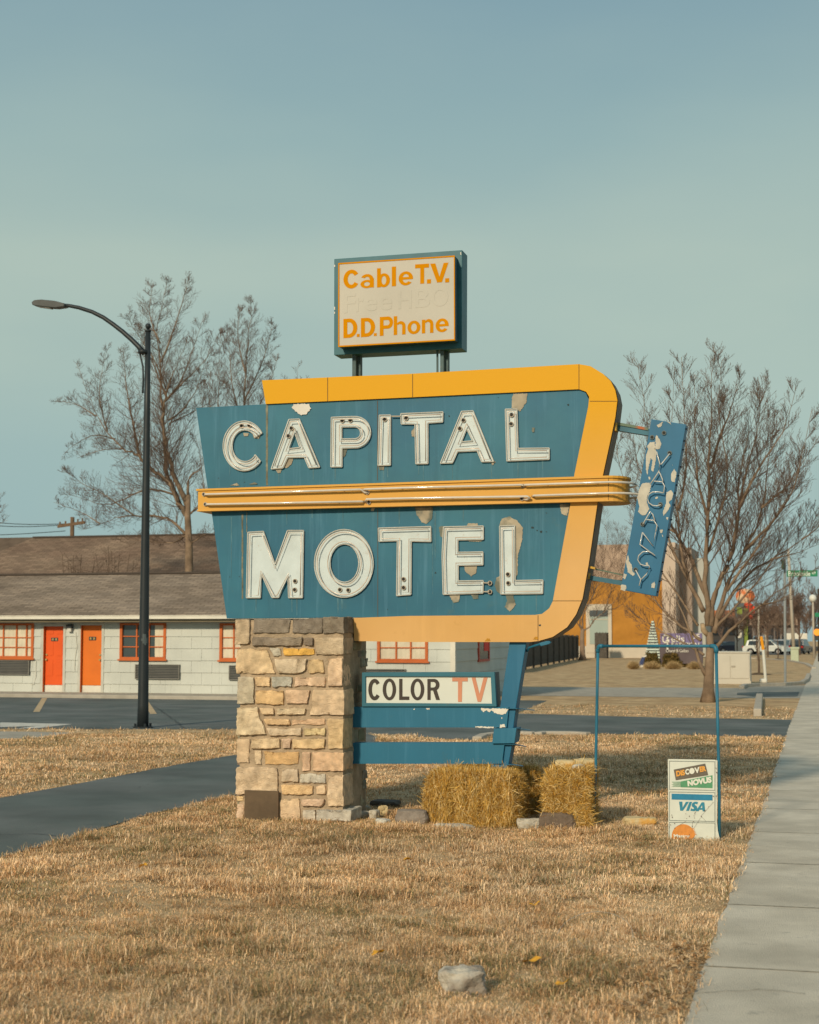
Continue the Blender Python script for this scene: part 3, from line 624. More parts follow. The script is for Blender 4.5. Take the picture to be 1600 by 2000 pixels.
# peeled and bent flakes around the letters
pe = MB(); sv = MB()
k = 0
jag0 = jag
def jag(p, a, st, sd): return jag0(p, a*1.5, st*.7, sd)
for z_, pts in ((Z1, [(705, 325), (812, 322), (825, 355), (795, 395), (755, 402), (715, 375), (690, 350)]),):
    sv.px(jag(z_(pts), .6, 2.2, 90), Y1-.012, .011)
for zf, pts, tgt in ((Z2, [(580, 197), (660, 195), (652, 245), (615, 298), (600, 283), (570, 275), (572, 225)], 0), (Z2, [(30, 832), (130, 830), (125, 895), (95, 925), (70, 915), (38, 870)], 0),
                     (Z2, [(838, 815), (895, 812), (880, 878), (850, 868)], 0), (Z2, [(500, 935), (515, 895), (555, 882), (600, 905), (632, 945), (630, 1010), (605, 1100), (603, 1200), (590, 1240), (587, 932)], 0),
                     (Z2, [(305, 1155), (375, 1157), (372, 1195), (345, 1217), (310, 1190)], 0), (Z2, [(475, 1270), (485, 1225), (507, 1215), (508, 1312), (490, 1305)], 0),
                     (Z2, [(535, 1317), (578, 1318), (592, 1375), (560, 1413), (530, 1385), (545, 1350)], 0), (Z2, [(218, 1317), (280, 1316), (275, 1360), (245, 1362)], 0), (Z2, [(342, 1314), (385, 1314), (382, 1342), (355, 1342)], 0),
                     (Z2, [(165, 940), (190, 935), (188, 1005), (170, 990)], 0), (Z2, [(315, 937), (330, 920), (380, 922), (385, 936)], 0), (Z2, [(325, 1012), (405, 1010), (400, 1022), (335, 1022)], 0),
                     (Z1, [(632, 775), (655, 705), (705, 704), (690, 750), (655, 777)], 0), (Z1, [(1048, 638), (1086, 636), (1070, 690), (1048, 712)], 0), (Z1, [(1303, 760), (1350, 760), (1340, 793), (1310, 790)], 0),
                     (Z1, [(345, 530), (385, 530), (380, 550), (352, 555)], 0), (Z1, [(415, 545), (470, 545), (455, 568), (425, 568)], 0), (Z1, [(1540, 520), (1562, 490), (1572, 560), (1545, 552)], 0),
                     (Z1, [(572, 783), (620, 780), (612, 815), (588, 812)], 0), (Z2, [(455, 575), (480, 575), (465, 598)], 0), (Z2, [(683, 385), (697, 385), (695, 412), (684, 410)], 0),
                     (Z1, [(250, 902), (300, 885), (320, 902)], 0), (Z1, [(390, 895), (425, 880), (450, 893)], 0), (Z1, [(1250, 1063), (1282, 1063), (1275, 1085), (1258, 1085)], 0), (Z1, [(535, 1340), (545, 1400), (560, 1440), (548, 1450), (530, 1410)], 0)):
    k += 1; pe.px(jag(zf(pts), .5, 2.5, 100+k), Y1-.0055-.0001*k, .005)
pe.split('peeled_paint', mat('primer_patch', (0.34, 0.29, 0.21), 0.6, 0.3, 4, c2=(.13, .14, .11), mask=(.50, .56), dirt=((0.14, 0.13, 0.11), 0.7), metal=.1), sroot)
sv.build('torn_metal_flap', mat('torn_metal', (.62, .58, .52), .4, .1), sroot)
ch_ = MB()
for u, v, s_ in ((686, 944, 5), (735, 967, 5), (712, 960, 3), (765, 967, 2), (145, 1196, 3), (222, 322, 3), (495, 218, 2), (765, 862, 2), (885, 258, 4), (727, 1489, 4)):
    a, b_ = Z2([(u, v)])[0]; ch_.px(jag([(a-s_*.5, b_-s_*.4), (a+s_*.5, b_-s_*.3), (a+s_*.4, b_+s_*.45), (a-s_*.4, b_+s_*.4)], .4, 1.5, int(u)), Y1-(.0235 if v > 1400 else .002), .0015)
for u, v in ((170, 850), (318, 1550), (250, 1552), (1371, 1783), (355, 880)):
    a, b_ = Z1([(u, v)])[0]; ch_.px([(a-.8, b_-.8), (a+.8, b_-.8), (a+.8, b_+.8), (a-.8, b_+.8)], Y1-.002, .0015)
ch_.split('paint_chip', mat('chip', (.03, .05, .055), .8), sroot)
st_ = MB()
for u0, v0, u1, v1 in ((472, 1004, 475, 1170), (481.5, 1000, 482.8, 1040), (519.5, 790, 523.5, 948)): st_.px(jag([(u0, v0), (u1, v0), (u1, v1), (u0, v1)], .3, 6, int(u0)), Y1-.0022, .002)
st_.split('rust_streak', mat('rust_streak', (.17, .165, .12), .8, .5, 12), sroot)
dr_ = MB(); rg = random.Random(15)
for u, v0, L_2 in ((545, 912, 30), (612, 912, 26), (655, 912, 24), (749, 910, 26), (757, 910, 22), (827, 906, 34), (818, 905, 22), (884, 904, 36), (960, 905, 30), (1012, 900, 32), (1060, 896, 20), (449, 905, 24), (500, 900, 30), (500, 1168, 30), (570, 1168, 28), (580, 1168, 34), (660, 1168, 30), (668, 1170, 24), (795, 1163, 34), (845, 1040, 120), (850, 1000, 90), (670, 994, 35), (1048, 1162, 34), (885, 1165, 28), (560, 1000, 26), (905, 990, 28), (1000, 1168, 26), (780, 990, 34), (452, 1010, 120), (610, 992, 20)):
    w_2 = rg.uniform(.5, 1.7); u2 = rg.uniform(-1, 1); dr_.px(jag([(u-w_2, v0), (u+w_2, v0), (u+w_2*.4+u2*.3, v0+L_2), (u-w_2*.4+u2*.3, v0+L_2)], .25, 5, int(u)), Y1-.0014-.00001*(u % 7), .001)
dr_.split('drip_streak', mat('drip_streak', (.062, .158, .20), .6, .35, 9), sroot)
ru = MB()
for u, v in ((953, 1251), (1047, 1248)): ru.px(jag([(u-5, v+1), (u-2, v-4), (u+3, v-4), (u+5, v+1)], .5, 2, int(u)), Y1-.026, .003)
ru.split('rust_spot', mat('rust', (.42, .2, .02), .8, .3, 40), sroot)
# ------------------------------------------------------------ stone pillar
S4 = zc(430, 1180, 350/1522)
ST = [[(132,128),(258,128),(250,345),(132,345)], (285,128,590,248), (610,120,868,248), (878,108,1054,250), (275,283,695,355), (712,285,795,355), (812,282,1050,430),
      [(138,378),(405,378),(475,592),(138,595)], [(425,372),(520,375),(522,440),(455,440)], (540,375,805,437), [(470,465),(738,463),(735,560),(705,590),(497,592)], (750,467,882,585), (915,458,1048,698),
      (145,618,290,848), (300,615,425,703), (442,618,615,703), (632,618,890,700), (303,730,540,850), [(560,730),(768,728),(740,850),(560,850)], [(790,725),(1060,728),(1060,948),(755,945)],
      [(138,875),(320,873),(400,1112),(140,1112)], [(340,878),(460,880),(460,938),(365,938)], [(483,880),(732,880),(722,942),(483,938)], [(375,972),(592,972),(592,1027),(395,1025)], (610,975,893,1030),
      [(400,1052),(692,1052),(690,1118),(420,1115)], (715,1052,895,1120), (915,972,1052,1232), (140,1142,255,1352), (268,1142,513,1222), (528,1145,605,1228), (620,1145,893,1228), (288,1248,352,1368), (380,1255,668,1368),
      (695,1258,770,1420), (785,1258,1055,1420), (138,1385,498,1618), (525,1400,665,1508), (675,1438,895,1518), (525,1535,795,1620), (810,1540,893,1618), (918,1450,1052,1720), (138,1630,205,1682), (138,1697,205,1830),
      (500,1650,680,1840), [(695,1655),(890,1655),(872,1718),(695,1718)], (700,1745,820,1845), (825,1745,1125,1845), (207,1640,495,1845)]
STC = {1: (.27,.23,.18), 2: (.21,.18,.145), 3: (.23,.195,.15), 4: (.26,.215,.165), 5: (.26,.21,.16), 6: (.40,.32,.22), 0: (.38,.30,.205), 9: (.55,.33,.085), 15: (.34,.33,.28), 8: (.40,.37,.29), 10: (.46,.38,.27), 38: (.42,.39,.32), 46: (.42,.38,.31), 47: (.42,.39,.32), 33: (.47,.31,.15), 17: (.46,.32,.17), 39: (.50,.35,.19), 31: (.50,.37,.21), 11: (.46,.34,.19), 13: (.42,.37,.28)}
pil = thing('stone_pillar', 'square pillar of rough buff limestone blocks carrying the motel sign', 'pillar', PB)
bm = bmesh.new(); cl_layer = bm.verts.layers.float_color.new('col'); rg = random.Random(11)
def stone(pts3, nrm, proud, color, seed, dep=.07):
    """one quarried block: polygon with rounded, broken edges"""
    b2 = bmesh.new(); nrm = Vector(nrm)
    top = [b2.verts.new(p+nrm*proud) for p in pts3]; bot = [b2.verts.new(p-nrm*dep) for p in pts3]
    f = b2.faces.new(top); n = len(top)
    for i in range(n): b2.faces.new((top[i], bot[i], bot[(i+1) % n], top[(i+1) % n]))
    b2.faces.new(list(reversed(bot)))
    bmesh.ops.recalc_face_normals(b2, faces=b2.faces)
    bmesh.ops.bevel(b2, geom=b2.edges[:], offset=.008, segments=2, affect='EDGES', profile=.6)
    for it in range(5):
        es = [e_ for e_ in b2.edges if e_.calc_length() > .028]
        if not es: break
        bmesh.ops.subdivide_edges(b2, edges=es, cuts=1, use_grid_fill=True)
    bmesh.ops.triangulate(b2, faces=b2.faces)
    b2.normal_update(); o = Vector((seed*1.7, seed*.9, seed*2.3)); vm = {}
    for v in b2.verts:
        q = v.co; a_ = noise.noise(q*8+o)*.012-abs(noise.noise(q*17+o))*.016+noise.noise(q*38+o)*.006
        c_ = q+v.normal*a_; nv = bm.verts.new(c_); k_ = 1.0+.20*noise.noise(q*6+o)+.20*noise.noise(q*26+o)
        nv[cl_layer] = (color[0]*k_, color[1]*k_, color[2]*k_*(1+.05*noise.noise(q*3+o)), 1); vm[v.index] = nv
    for f in b2.faces:
        try: bm.faces.new([vm[v.index] for v in f.verts])
        except ValueError: pass
    b2.free()
xr_front = onY(672, 1400, Y0).x
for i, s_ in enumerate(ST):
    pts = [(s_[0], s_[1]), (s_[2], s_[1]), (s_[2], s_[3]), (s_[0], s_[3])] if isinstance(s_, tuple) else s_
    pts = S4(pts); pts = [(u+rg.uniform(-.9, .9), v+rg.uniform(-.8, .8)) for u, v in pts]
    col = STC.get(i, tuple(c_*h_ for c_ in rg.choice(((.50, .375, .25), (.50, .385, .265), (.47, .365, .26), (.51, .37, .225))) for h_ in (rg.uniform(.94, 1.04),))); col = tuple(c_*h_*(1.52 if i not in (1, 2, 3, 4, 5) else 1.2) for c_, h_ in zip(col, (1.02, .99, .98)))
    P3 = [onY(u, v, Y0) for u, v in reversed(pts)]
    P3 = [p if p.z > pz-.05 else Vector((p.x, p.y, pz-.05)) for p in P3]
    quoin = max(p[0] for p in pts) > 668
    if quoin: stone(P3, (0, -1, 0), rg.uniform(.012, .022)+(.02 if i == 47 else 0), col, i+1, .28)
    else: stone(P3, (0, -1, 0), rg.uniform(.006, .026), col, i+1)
ptop = onY(560, 1207, Y0).z
# rough recessed side behind the quoins, right face, left face and back
ztop = min(ptop, 1.70)
xl_front = onY(462, 1400, Y0).x
def side_stones(X, nx, ya, yb, seed, cols):
    rg = random.Random(seed); z = pz-.02
    while z < ztop-.03:
        h = min(rg.choice((.07, .09, .12, .15)), ztop-z); y = ya+rg.uniform(0, .03)
        while y < yb-.02:
            wd = min(rg.uniform(.09, .26), yb-y); P = [Vector((X, y+.006, z+.006)), Vector((X, y+wd-.006, z+.006)), Vector((X, y+wd-.006, z+h-.006)), Vector((X, y+.006, z+h-.006))]
            if nx < 0: P.reverse()
            stone(P, (nx, 0, 0), rg.uniform(-.005, .035), tuple(c_*rg.uniform(.85, 1.1) for c_ in rg.choice(cols)), rg.randint(60, 900), .06); y += wd
        z += h
sc_cols = [(.40, .33, .25), (.34, .28, .21), (.46, .37, .26), (.37, .34, .28)]
side_stones(xr_front-.03, 1, Y0+.30, Y0+.74, 3, sc_cols); side_stones(xl_front+.02, -1, Y0+.02, Y0+.74, 4, sc_cols)
# back face
z = pz
while z < ztop-.03:
    h = min(rg.choice((.10, .14, .2)), ztop-z); x = xl_front+.02
    while x < xr_front-.05:
        wd = min(rg.uniform(.15, .35), xr_front-.03-x); stone([Vector((x+wd-.008, Y0+.74, z+.006)), Vector((x+.008, Y0+.74, z+.006)), Vector((x+.008, Y0+.74, z+h-.006)), Vector((x+wd-.008, Y0+.74, z+h-.006))], (0, 1, 0), rg.uniform(0, .02), rg.choice(sc_cols), rg.randint(60, 900), .05); x += wd
    z += h
me = bpy.data.meshes.new('stones'); bm.to_mesh(me); bm.free()
me.transform(Matrix.Translation(-PB)); me.materials.append(mat('limestone', (0, 0, 0), 0.9, 0.24, 13, 1.0, 110, detail=9, attr='col', spec=.1, dirt=((.20, .16, .115), .35)))
me.polygons.foreach_set('use_smooth', [True]*len(me.polygons))
so = bpy.data.objects.new('stones', me); COL.objects.link(so); so.parent = pil
MB().box(xl_front+.03, xr_front-.012, Y0+.012, Y0+.72, pz-.1, ztop-.004).build('mortar', mat('mortar', (.41, .315, .215), .95, .2, 10, .8, 60, spec=.05), pil)
a, b_ = S4([(207, 1588), (498, 1836)])
p0, p1 = onY(a[0], b_[1], Y0-.035), onY(b_[0], a[1], Y0-.035)
pl_ = MB(); pl_.box(p0.x, p1.x, Y0-.044, Y0-.02, max(p0.z, pz-.02), p1.z); pl_.build('cover_plate', mat('brown_plate', (.115, .078, .046), .75, .25, 5, .3, 160, dirt=((.07, .045, .03), .7)), pil, bevel=.003)
# ------------------------------------------------------------ blue support frame: post and rails
Z5 = zc(680, 1230, .2625)
sup = thing('support_frame', 'blue steel post with two wide horizontal rails bracing the motel sign', 'support', onY(980, 1510, Y1))
def rail(u0, v0, u1, v1, u2, name='rail'):
    mb = MB(); mb.px([(u0, v0), (u1, v0), (u2, v1), (u0, v1)], Y1+.0, .14); return mb.build(name, blue2_m if False else mat('blue_rail_paint', (.018, .135, .225), .45, .08, 1.6, streak=.3, dirt=((.05, .12, .14), .4)), sup, bevel=.004)
r1 = rail(688, 1381, 994, 1421, 990); r2 = rail(688, 1451, 986, 1492, 981)
po = MB()
def quadprism(f4, dep):  # four px corners on plane Y
    pass
Yp = Y1+.02
po.px([(996, 1250), (1029, 1250), (1008, 1382), (1003, 1421), (1001, 1452), (990, 1512), (990, 1560), (958, 1560), (961, 1500), (966, 1452), (970, 1421), (977, 1382)], Y1+.025, .16)
po.build('post', mat('blue_post_paint', (.016, .125, .225), .45, .1, 2.4, streak=.2, dirt=((.06, .13, .15), .4)), sup, bevel=.006)
c1 = MB(); c1.px([(965, 1423), (1009, 1422), (1005, 1452), (961, 1452.5)], Y1-.03, .22); c1.px([(960, 1494), (991, 1494), (989, 1516), (957, 1516)], Y1-.02, .2)
c1.split('collar', MATS['blue_rail_paint'], sup, bevel=.004)
fn = MB()
for u0, u1, v, dv in ((990, 1046, 1383, 1.5), (988, 1038, 1421.5, 2), (985, 1030, 1453, 2.5), (980, 1024, 1492.5, 1)):
    a = onY(u0, v, Y1+.02); b_ = onY(u1, v+dv, Y1+.24); z = a.z
    fn.add([(a.x, Y1-.012, z), (a.x+.10, Y1-.012, z), (b_.x, Y1+.20, b_.z-.01), (b_.x-.02, Y1+.28, b_.z-.01), (a.x, Y1+.2, z), (a.x, Y1-.012, z-.004), (a.x+.10, Y1-.012, z-.004), (b_.x, Y1+.20, b_.z-.014), (b_.x-.02, Y1+.28, b_.z-.014), (a.x, Y1+.2, z-.004)],
           [(0, 1, 2, 3, 4), (9, 8, 7, 6, 5), (0, 5, 6, 1), (1, 6, 7, 2), (2, 7, 8, 3), (3, 8, 9, 4), (4, 9, 5, 0)])
fn.split('flange', MATS['blue_rail_paint'], sup)
ws = MB()
for i, pts in enumerate(([(990, 582), (1060, 590), (1075, 585), (1195, 588), (1175, 622), (1150, 632), (1115, 628), (1090, 618), (1070, 600), (1050, 615), (1030, 598), (1010, 612), (990, 600)], [(948, 718), (1000, 720), (1085, 722), (1085, 730), (1040, 732), (1000, 728), (950, 728)],
                         [(1130, 708), (1165, 703), (1168, 726), (1128, 728)], [(582, 584), (608, 582), (606, 594), (585, 594)], [(487, 590), (497, 588), (497, 598), (488, 598)], [(1142, 652), (1150, 652), (1148, 664), (1143, 662)])):
    ws.px(jag(Z5(pts), .5, 2, i+40), Y1-.003, .004)
ws.split('worn_paint', mat('white_primer', (.68, .63, .54), .6, .12, 10), sup)
# flattened fixture arm at the top of the post
fx = MB(); fx.tube([onY(1030, 1272, Y1+.1), onY(1034, 1265, Y1+.06), onY(1045, 1261, Y1+.03), onY(1056, 1258, Y1+.0)], .011, 8); fx.px([(1053, 1256), (1068, 1252), (1074, 1252), (1076, 1255), (1073, 1258), (1056, 1262)], Y1-.02, .05)
fx.build('lamp_bracket', MATS['blue_rail_paint'], sup, bevel=.003)
# ------------------------------------------------------------ COLOR TV box
Yc = Y1-.02
ctv = thing('small_box_sign', 'low white box sign in a blue frame reading COLOR TV, resting on the top rail', 'sign', onY(840, 1381, Yc))
fr_m = mat('blue_frame_paint', (.030, .135, .185), .45, .1, 3, dirt=((.10, .12, .11), .5))
MB().px([[(707, 1313.5), (966, 1312.7), (970, 1380.3), (707, 1380.3)], [(714, 1321.4), (958.8, 1321.9), (961, 1374.4), (714, 1373)]], Yc, .05).build('frame', fr_m, ctv, bevel=.003)
MB().px([(707.5, 1314), (966, 1313.2), (970, 1380.3), (707.5, 1380.3)], Yc+.052, .20).build('case', mat('grey_case', (.05, .075, .09), .5, .1, 3), ctv)
fc = MB().px([(714, 1321.4), (958.8, 1321.9), (961, 1374.4), (714, 1373)], Yc+.02, .02).build('face', mat('white_face', (.62, .64, .58), .35, .04, 3, c2=(.58, .60, .54)), ctv)
tl1 = MB(); tl2 = MB()
def condensed(mb, ch, x0, y0, x1, y1):
    text(mb, ch, Z5(rect(x0, y0, x1, y1)), Yc+.0195, .004, .028)
# block strokes for COLOR so the widths stay even
def ringpoly(cx, cy, rx, ry, t, n=28): return [arc(cx, cy, rx, ry, 0, 360-360/n, n-1), arc(cx, cy, rx-t, ry-t*.85, 0, 360-360/n, n-1)]
def ctvpoly(mb, loops): mb.px([Z5(l) for l in loops], Yc+.0155, .004)
ctvpoly(tl1, [arc(197, 445, 47, 80, 38, 322, 22)+arc(197, 445, 20, 52, 318, 42, 18)])
ctvpoly(tl1, ringpoly(307, 444, 50, 81, 26)); ctvpoly(tl1, [[(380, 365), (404, 365), (404, 497), (455, 497), (455, 522), (380, 522)]])
ctvpoly(tl1, ringpoly(516, 444, 51, 81, 26))
ctvpoly(tl1, [[(590, 366), (635, 366)]+arc(640, 410, 40, 44, 85, -60, 10)+[(683, 522), (655, 522), (632, 452), (614, 452), (614, 522), (590, 522)], [(614, 388), (632, 388)]+arc(634, 409, 19, 21, 80, -80, 6)+[(614, 430)]])
ctvpoly(tl2, [[(775, 357), (890, 357), (890, 384), (849, 384), (846, 536), (818, 536), (818, 384), (775, 384)]])
ctvpoly(tl2, [[(920, 357), (948, 357), (978, 478), (1008, 357), (1037, 357), (990, 536), (964, 536)]])
tl1.build('lettering', mat('dark_brown_ink', (.045, .035, .028), .5, .1, 6), fc); tl2.build('lettering', mat('faded_red_ink', (.56, .235, .135), .5, .06, 6), fc)
# ------------------------------------------------------------ top sign
Z3 = zc(630, 470, .1875); Yt = Y1+.02
top = thing('cable_box_sign', 'square cream box sign with orange lettering raised on posts above the motel sign', 'sign', onY(785, 735, Yt))
tf_m = mat('teal_frame_paint', (.030, .125, .155), .45, .15, 4, streak=.1, dirt=((.09, .13, .13), .5))
MB().px(Z3([(122, 190), (1456, 97), (1452, 1122), (120, 1192)]), Yt, .21).build('case', tf_m, top, bevel=.004)
inner_m = mat('shaded_teal', (.018, .075, .10), .5, .1, 4)  # frame teal darkened to carry the shade on the face box edges
MB().px(Z3([(166, 236), (1375, 156), (1378, 1036), (166, 1104)]), Yt-.135, .134).build('face_box', inner_m, top)
fc = MB().px(Z3([(166, 236), (1375, 156), (1378, 1036), (166, 1104)]), Yt-.150, .0145).build('face', mat('cream_acrylic', (.50, .465, .40), .5, .05, 2, spec=.1, c2=(.45, .43, .37), mask=(.4, .7)), top)
org_m = mat('orange_ink', (.58, .225, .001), .75, .05, 4, spec=.03)
bd = MB()
bd.px([Z3([(163, 232), (1378, 153), (1381, 1039), (163, 1108)]), Z3([(176, 246), (1368, 168), (1370, 1025), (176, 1093)])], Yt-.154, .0035); bd.build('border', org_m, fc)
tp = MB(); K = -.065
def hv(ch):
    A = lambda cx, cy, rx, ry, a0, a1, n=20: [(cx+rx*math.cos(R(a0+(a1-a0)*i/n)), cy+ry*math.sin(R(a0+(a1-a0)*i/n))) for i in range(n+1)]
    def ring(a0, a1, t, ty, x0=0, x1=1, y0=0, y1=1):
        cx, cy, rx, ry = (x0+x1)/2, (y0+y1)/2, (x1-x0)/2, (y1-y0)/2
        return A(cx, cy, rx, ry, a0, a1, 30)+A(cx, cy, rx-t, ry-ty, a1, a0, 24)
    def full(t, ty, x0=0, x1=1, y0=0, y1=1):
        cx, cy, rx, ry = (x0+x1)/2, (y0+y1)/2, (x1-x0)/2, (y1-y0)/2
        return [A(cx, cy, rx, ry, 0, 348, 29), A(cx, cy, rx-t, ry-ty, 0, 345, 23)]
    bx = lambda x0, y0, x1, y1: [[(x0, y0), (x1, y0), (x1, y1), (x0, y1)]]
    if ch == 'C': return [[ring(33, 327, .27, .20)]]
    if ch == 'o' or ch == 'O': return [full(.28, .20)]
    if ch == 'l': return [bx(0, 0, 1, 1)]
    if ch == '.': return [bx(0, 0, 1, 1)]
    if ch == 'T': return [[[(.37, 0), (.65, 0), (.65, .80), (1, .80), (1, 1), (0, 1), (0, .80), (.37, .80)]]]
    if ch == 'V': return [[[(.38, 0), (.64, 0), (1, 1), (.74, 1), (.51, .30), (.28, 1), (0, 1)]]]
    if ch == 'e': return [[A(.5, .5, .5, .5, 0, 322, 30)+A(.5, .5, .22, .31, 318, 205, 14)+[(.29, .42), (1, .42)], A(.5, .56, .21, .25, 8, 172, 12)]]
    if ch == 'b': return [bx(0, 0, .29, 1), full(.29, .14, .06, 1, -.01, .72)]
    if ch == 'a': return [bx(.66, 0, .94, .66), full(.25, .15, 0, .90, -.02, .58), [A(.46, .62, .44, .38, 0, 155, 20)+A(.46, .62, .17, .19, 150, 0, 14)]]
    if ch == 'h': return [bx(0, 0, .29, 1), [[(.71, 0), (1, 0)]+A(.60, .46, .40, .26, 0, 150, 12)+A(.52, .46, .20, .11, 150, 0, 10)]]
    if ch == 'n': return [bx(0, 0, .29, .97), [[(.71, 0), (1, 0)]+A(.60, .62, .40, .38, 0, 150, 12)+A(.52, .62, .20, .18, 150, 0, 10)]]
    if ch == 'D': return [[[(0, 0), (.42, 0)]+A(.42, .5, .58, .5, -88, 88, 20)+[(0, 1)], [(.28, .19), (.40, .19)]+A(.40, .5, .30, .31, -85, 85, 14)+[(.28, .81)]]]
    if ch == 'P': return [[[(0, 0), (.28, 0), (.28, .36), (.60, .36)]+A(.62, .68, .38, .32, -85, 88, 16)+[(0, 1)], [(.28, .54), (.58, .54)]+A(.58, .68, .16, .14, -85, 85, 8)+[(.28, .82)]]]
def hvpx(mb, ch, x0, y0, x1, y1, Y, th):
    for k_, loops in enumerate(hv(ch)):
        mb.px([Z3([(x0+(x1-x0)*a, y1+(y0-y1)*b+(x1-x0)*a*K) for a, b in l]) for l in loops], Y-.0003*k_, th)

for c_, x0, y0, x1, y1 in (('C', 218, 307, 385, 503), ('a', 395, 350, 545, 495), ('b', 568, 288, 703, 487), ('l', 722, 271, 766, 475), ('e', 793, 322, 943, 470), ('T', 965, 247, 1110, 452), ('.', 1088, 403, 1130, 447), ('V', 1122, 240, 1312, 440), ('.', 1278, 392, 1320, 435),
                           ('D', 218, 815, 363, 1015), ('.', 357, 972, 387, 1003), ('D', 400, 807, 548, 1005), ('.', 535, 964, 565, 993), ('P', 597, 795, 735, 992), ('h', 742, 788, 865, 983), ('o', 885, 835, 1020, 977), ('n', 1035, 820, 1155, 966), ('e', 1178, 812, 1315, 957)):
    hvpx(tp, c_, x0, y0+(2 if c_ in 'aeo' else 0), x1, y1, Yt-.1525, .002)
tp.build('lettering', org_m, fc)
gh = MB()
for c_, x0, y0, x1, y1 in (('F', 222, 555, 345, 755), ('r', 352, 600, 430, 742), ('e', 440, 595, 570, 735), ('e', 592, 585, 725, 728), ('H', 790, 520, 930, 712), ('B', 965, 505, 1120, 700), ('O', 1140, 490, 1310, 690)):
    text(gh, c_, Z3(rect(x0, y0, x1, y1, K)), Yt-.1505, .0012, .01)
gh.build('faded_lettering', mat('ghost_ink', (.478, .449, .386), .5, .05, 2, spec=.1), fc)
pp_ = MB()
for u0, u1, v0, v1 in ((688, 695, 690, 738), (860, 866.5, 684, 730)):
    p0, p1 = onY(u0, v1, Yt+.04), onY(u1, v0, Yt+.04); pp_.box(p0.x, p1.x, Yt+.04, Yt+.10, p0.z-.03, p1.z+.03); pp_.box(p0.x+.03, p1.x+.028, Yt+.10, Yt+.16, p0.z-.03, p1.z+.03)
p0, p1 = onY(852.5, 730, Yt+.05), onY(855.5, 684, Yt+.05); pp_.box(p0.x, p1.x, Yt+.05, Yt+.07, p0.z-.03, p1.z+.03)
pp_.split('post', mat('weathered_post', (.06, .10, .105), .6, .3, 9, dirt=((.22, .18, .13), .7)), top)
cp = MB()
for i, (u, v, s_) in enumerate(((653.5, 602, 3), (653.5, 611, 2), (653.5, 519, 2), (900, 495, 2.5))): cp.px(jag([(u-.8, v-s_), (u+1, v-s_), (u+1, v+s_), (u-.8, v+s_)], .3, 1.5, i), Yt-.004, .004)
cp.split('paint_chip', MATS['white_primer'], top)
# ------------------------------------------------------------ vacancy blade
Z7 = zc(1180, 800, 180/947); Yv = Y1+.05
vac = thing('vacancy_sign', 'tilted narrow blue sign with peeling paint and neon letters spelling VACANCY', 'sign', onY(1240, 1160, Yv))
vb_m = mat('blue_blade_paint', (.018, .125, .235), .5, .1, 3, streak=.15, dirt=((.05, .13, .17), .4))
MB().px(Z7([(487, 98), (842, 152), (532, 1918), (170, 1850)]), Yv, .2).build('panel', vb_m, vac, bevel=.004)
sv = MB()
for i, pts in enumerate(([(540, 260), (575, 310), (590, 350), (570, 405), (520, 408), (530, 350), (530, 290)], [(470, 335), (520, 330), (525, 400), (540, 430), (530, 530), (505, 640), (485, 620), (500, 520), (480, 500), (465, 560), (445, 670), (432, 620), (430, 480), (455, 400), (440, 380)],
                         [(390, 760), (460, 750), (485, 780), (470, 840), (440, 900), (440, 960), (465, 1020), (430, 1080), (390, 1085), (350, 1050), (365, 1000), (340, 900), (360, 820)], [(700, 640), (720, 610), (745, 650), (725, 745), (695, 735), (688, 680)],
                         [(645, 850), (690, 828), (712, 860), (700, 920), (665, 950), (685, 990), (640, 1060), (610, 1090), (605, 1050), (640, 960), (635, 900)], [(248, 1490), (258, 1560), (285, 1600), (290, 1660), (318, 1690), (295, 1708), (245, 1670), (225, 1560)],
                         [(205, 1680), (232, 1695), (215, 1745), (195, 1730)], [(175, 1800), (220, 1800), (232, 1830), (215, 1868), (172, 1850)], [(490, 1790), (520, 1765), (525, 1800), (520, 1835), (485, 1830)], [(540, 160), (605, 125), (590, 170), (560, 185)],
                         [(648, 122), (680, 130), (690, 155)], [(640, 1105), (662, 1110), (655, 1135), (640, 1125)], [(572, 1240), (605, 1230), (600, 1265), (580, 1270)], [(525, 900), (555, 897), (550, 915), (530, 918)], [(596, 1285), (608, 1290), (606, 1315)],
                         [(700, 568), (708, 566), (708, 578)], [(458, 690), (478, 690), (475, 720), (458, 712)], [(427, 1575), (450, 1570), (455, 1598), (430, 1598)])):
    sv.px(jag(Z7(pts), .45, 1.8, i+300), Yv-.004, .0035)
sv.split('peeled_paint', mat('pale_primer', (.46, .43, .36), .6, .15, 14, streak=.2), vac)
vn = MB()
def vt(pts, d=.045, r=.0055): vn.tube([onY(u, v, Yv-d) for u, v in Z7(pts)], r, 6)
vt([(540, 432), (575, 562), (590, 560), (675, 452)]); vt([(570, 568), (562, 635), (475, 768)]); vt([(562, 638), (575, 655), (600, 715), (605, 740)]); vt([(512, 735), (598, 742), (622, 785), (612, 858)])
vt([(612, 858), (560, 845), (500, 846), (460, 870), (447, 915), (460, 958), (500, 985), (545, 990), (585, 975)])
vt([(398, 1180), (430, 1125), (475, 1048), (500, 1075), (522, 1140)]); vt([(436, 1130), (512, 1138), (545, 1190), (532, 1255)]); vt([(530, 1262), (505, 1400), (395, 1262)]); vt([(395, 1262), (368, 1385), (525, 1500)])
vt([(510, 1485), (460, 1458), (400, 1460), (355, 1500), (348, 1545), (375, 1590), (420, 1604), (462, 1604), (470, 1620), (435, 1690), (385, 1742)]); vt([(325, 1648), (378, 1745), (362, 1810)])
vn.split('neon_tube', mat('neon_silver', (.5, .5, .47), .15, .05, spec=.9), vac, smooth=True)
eh = MB(); er = MB()
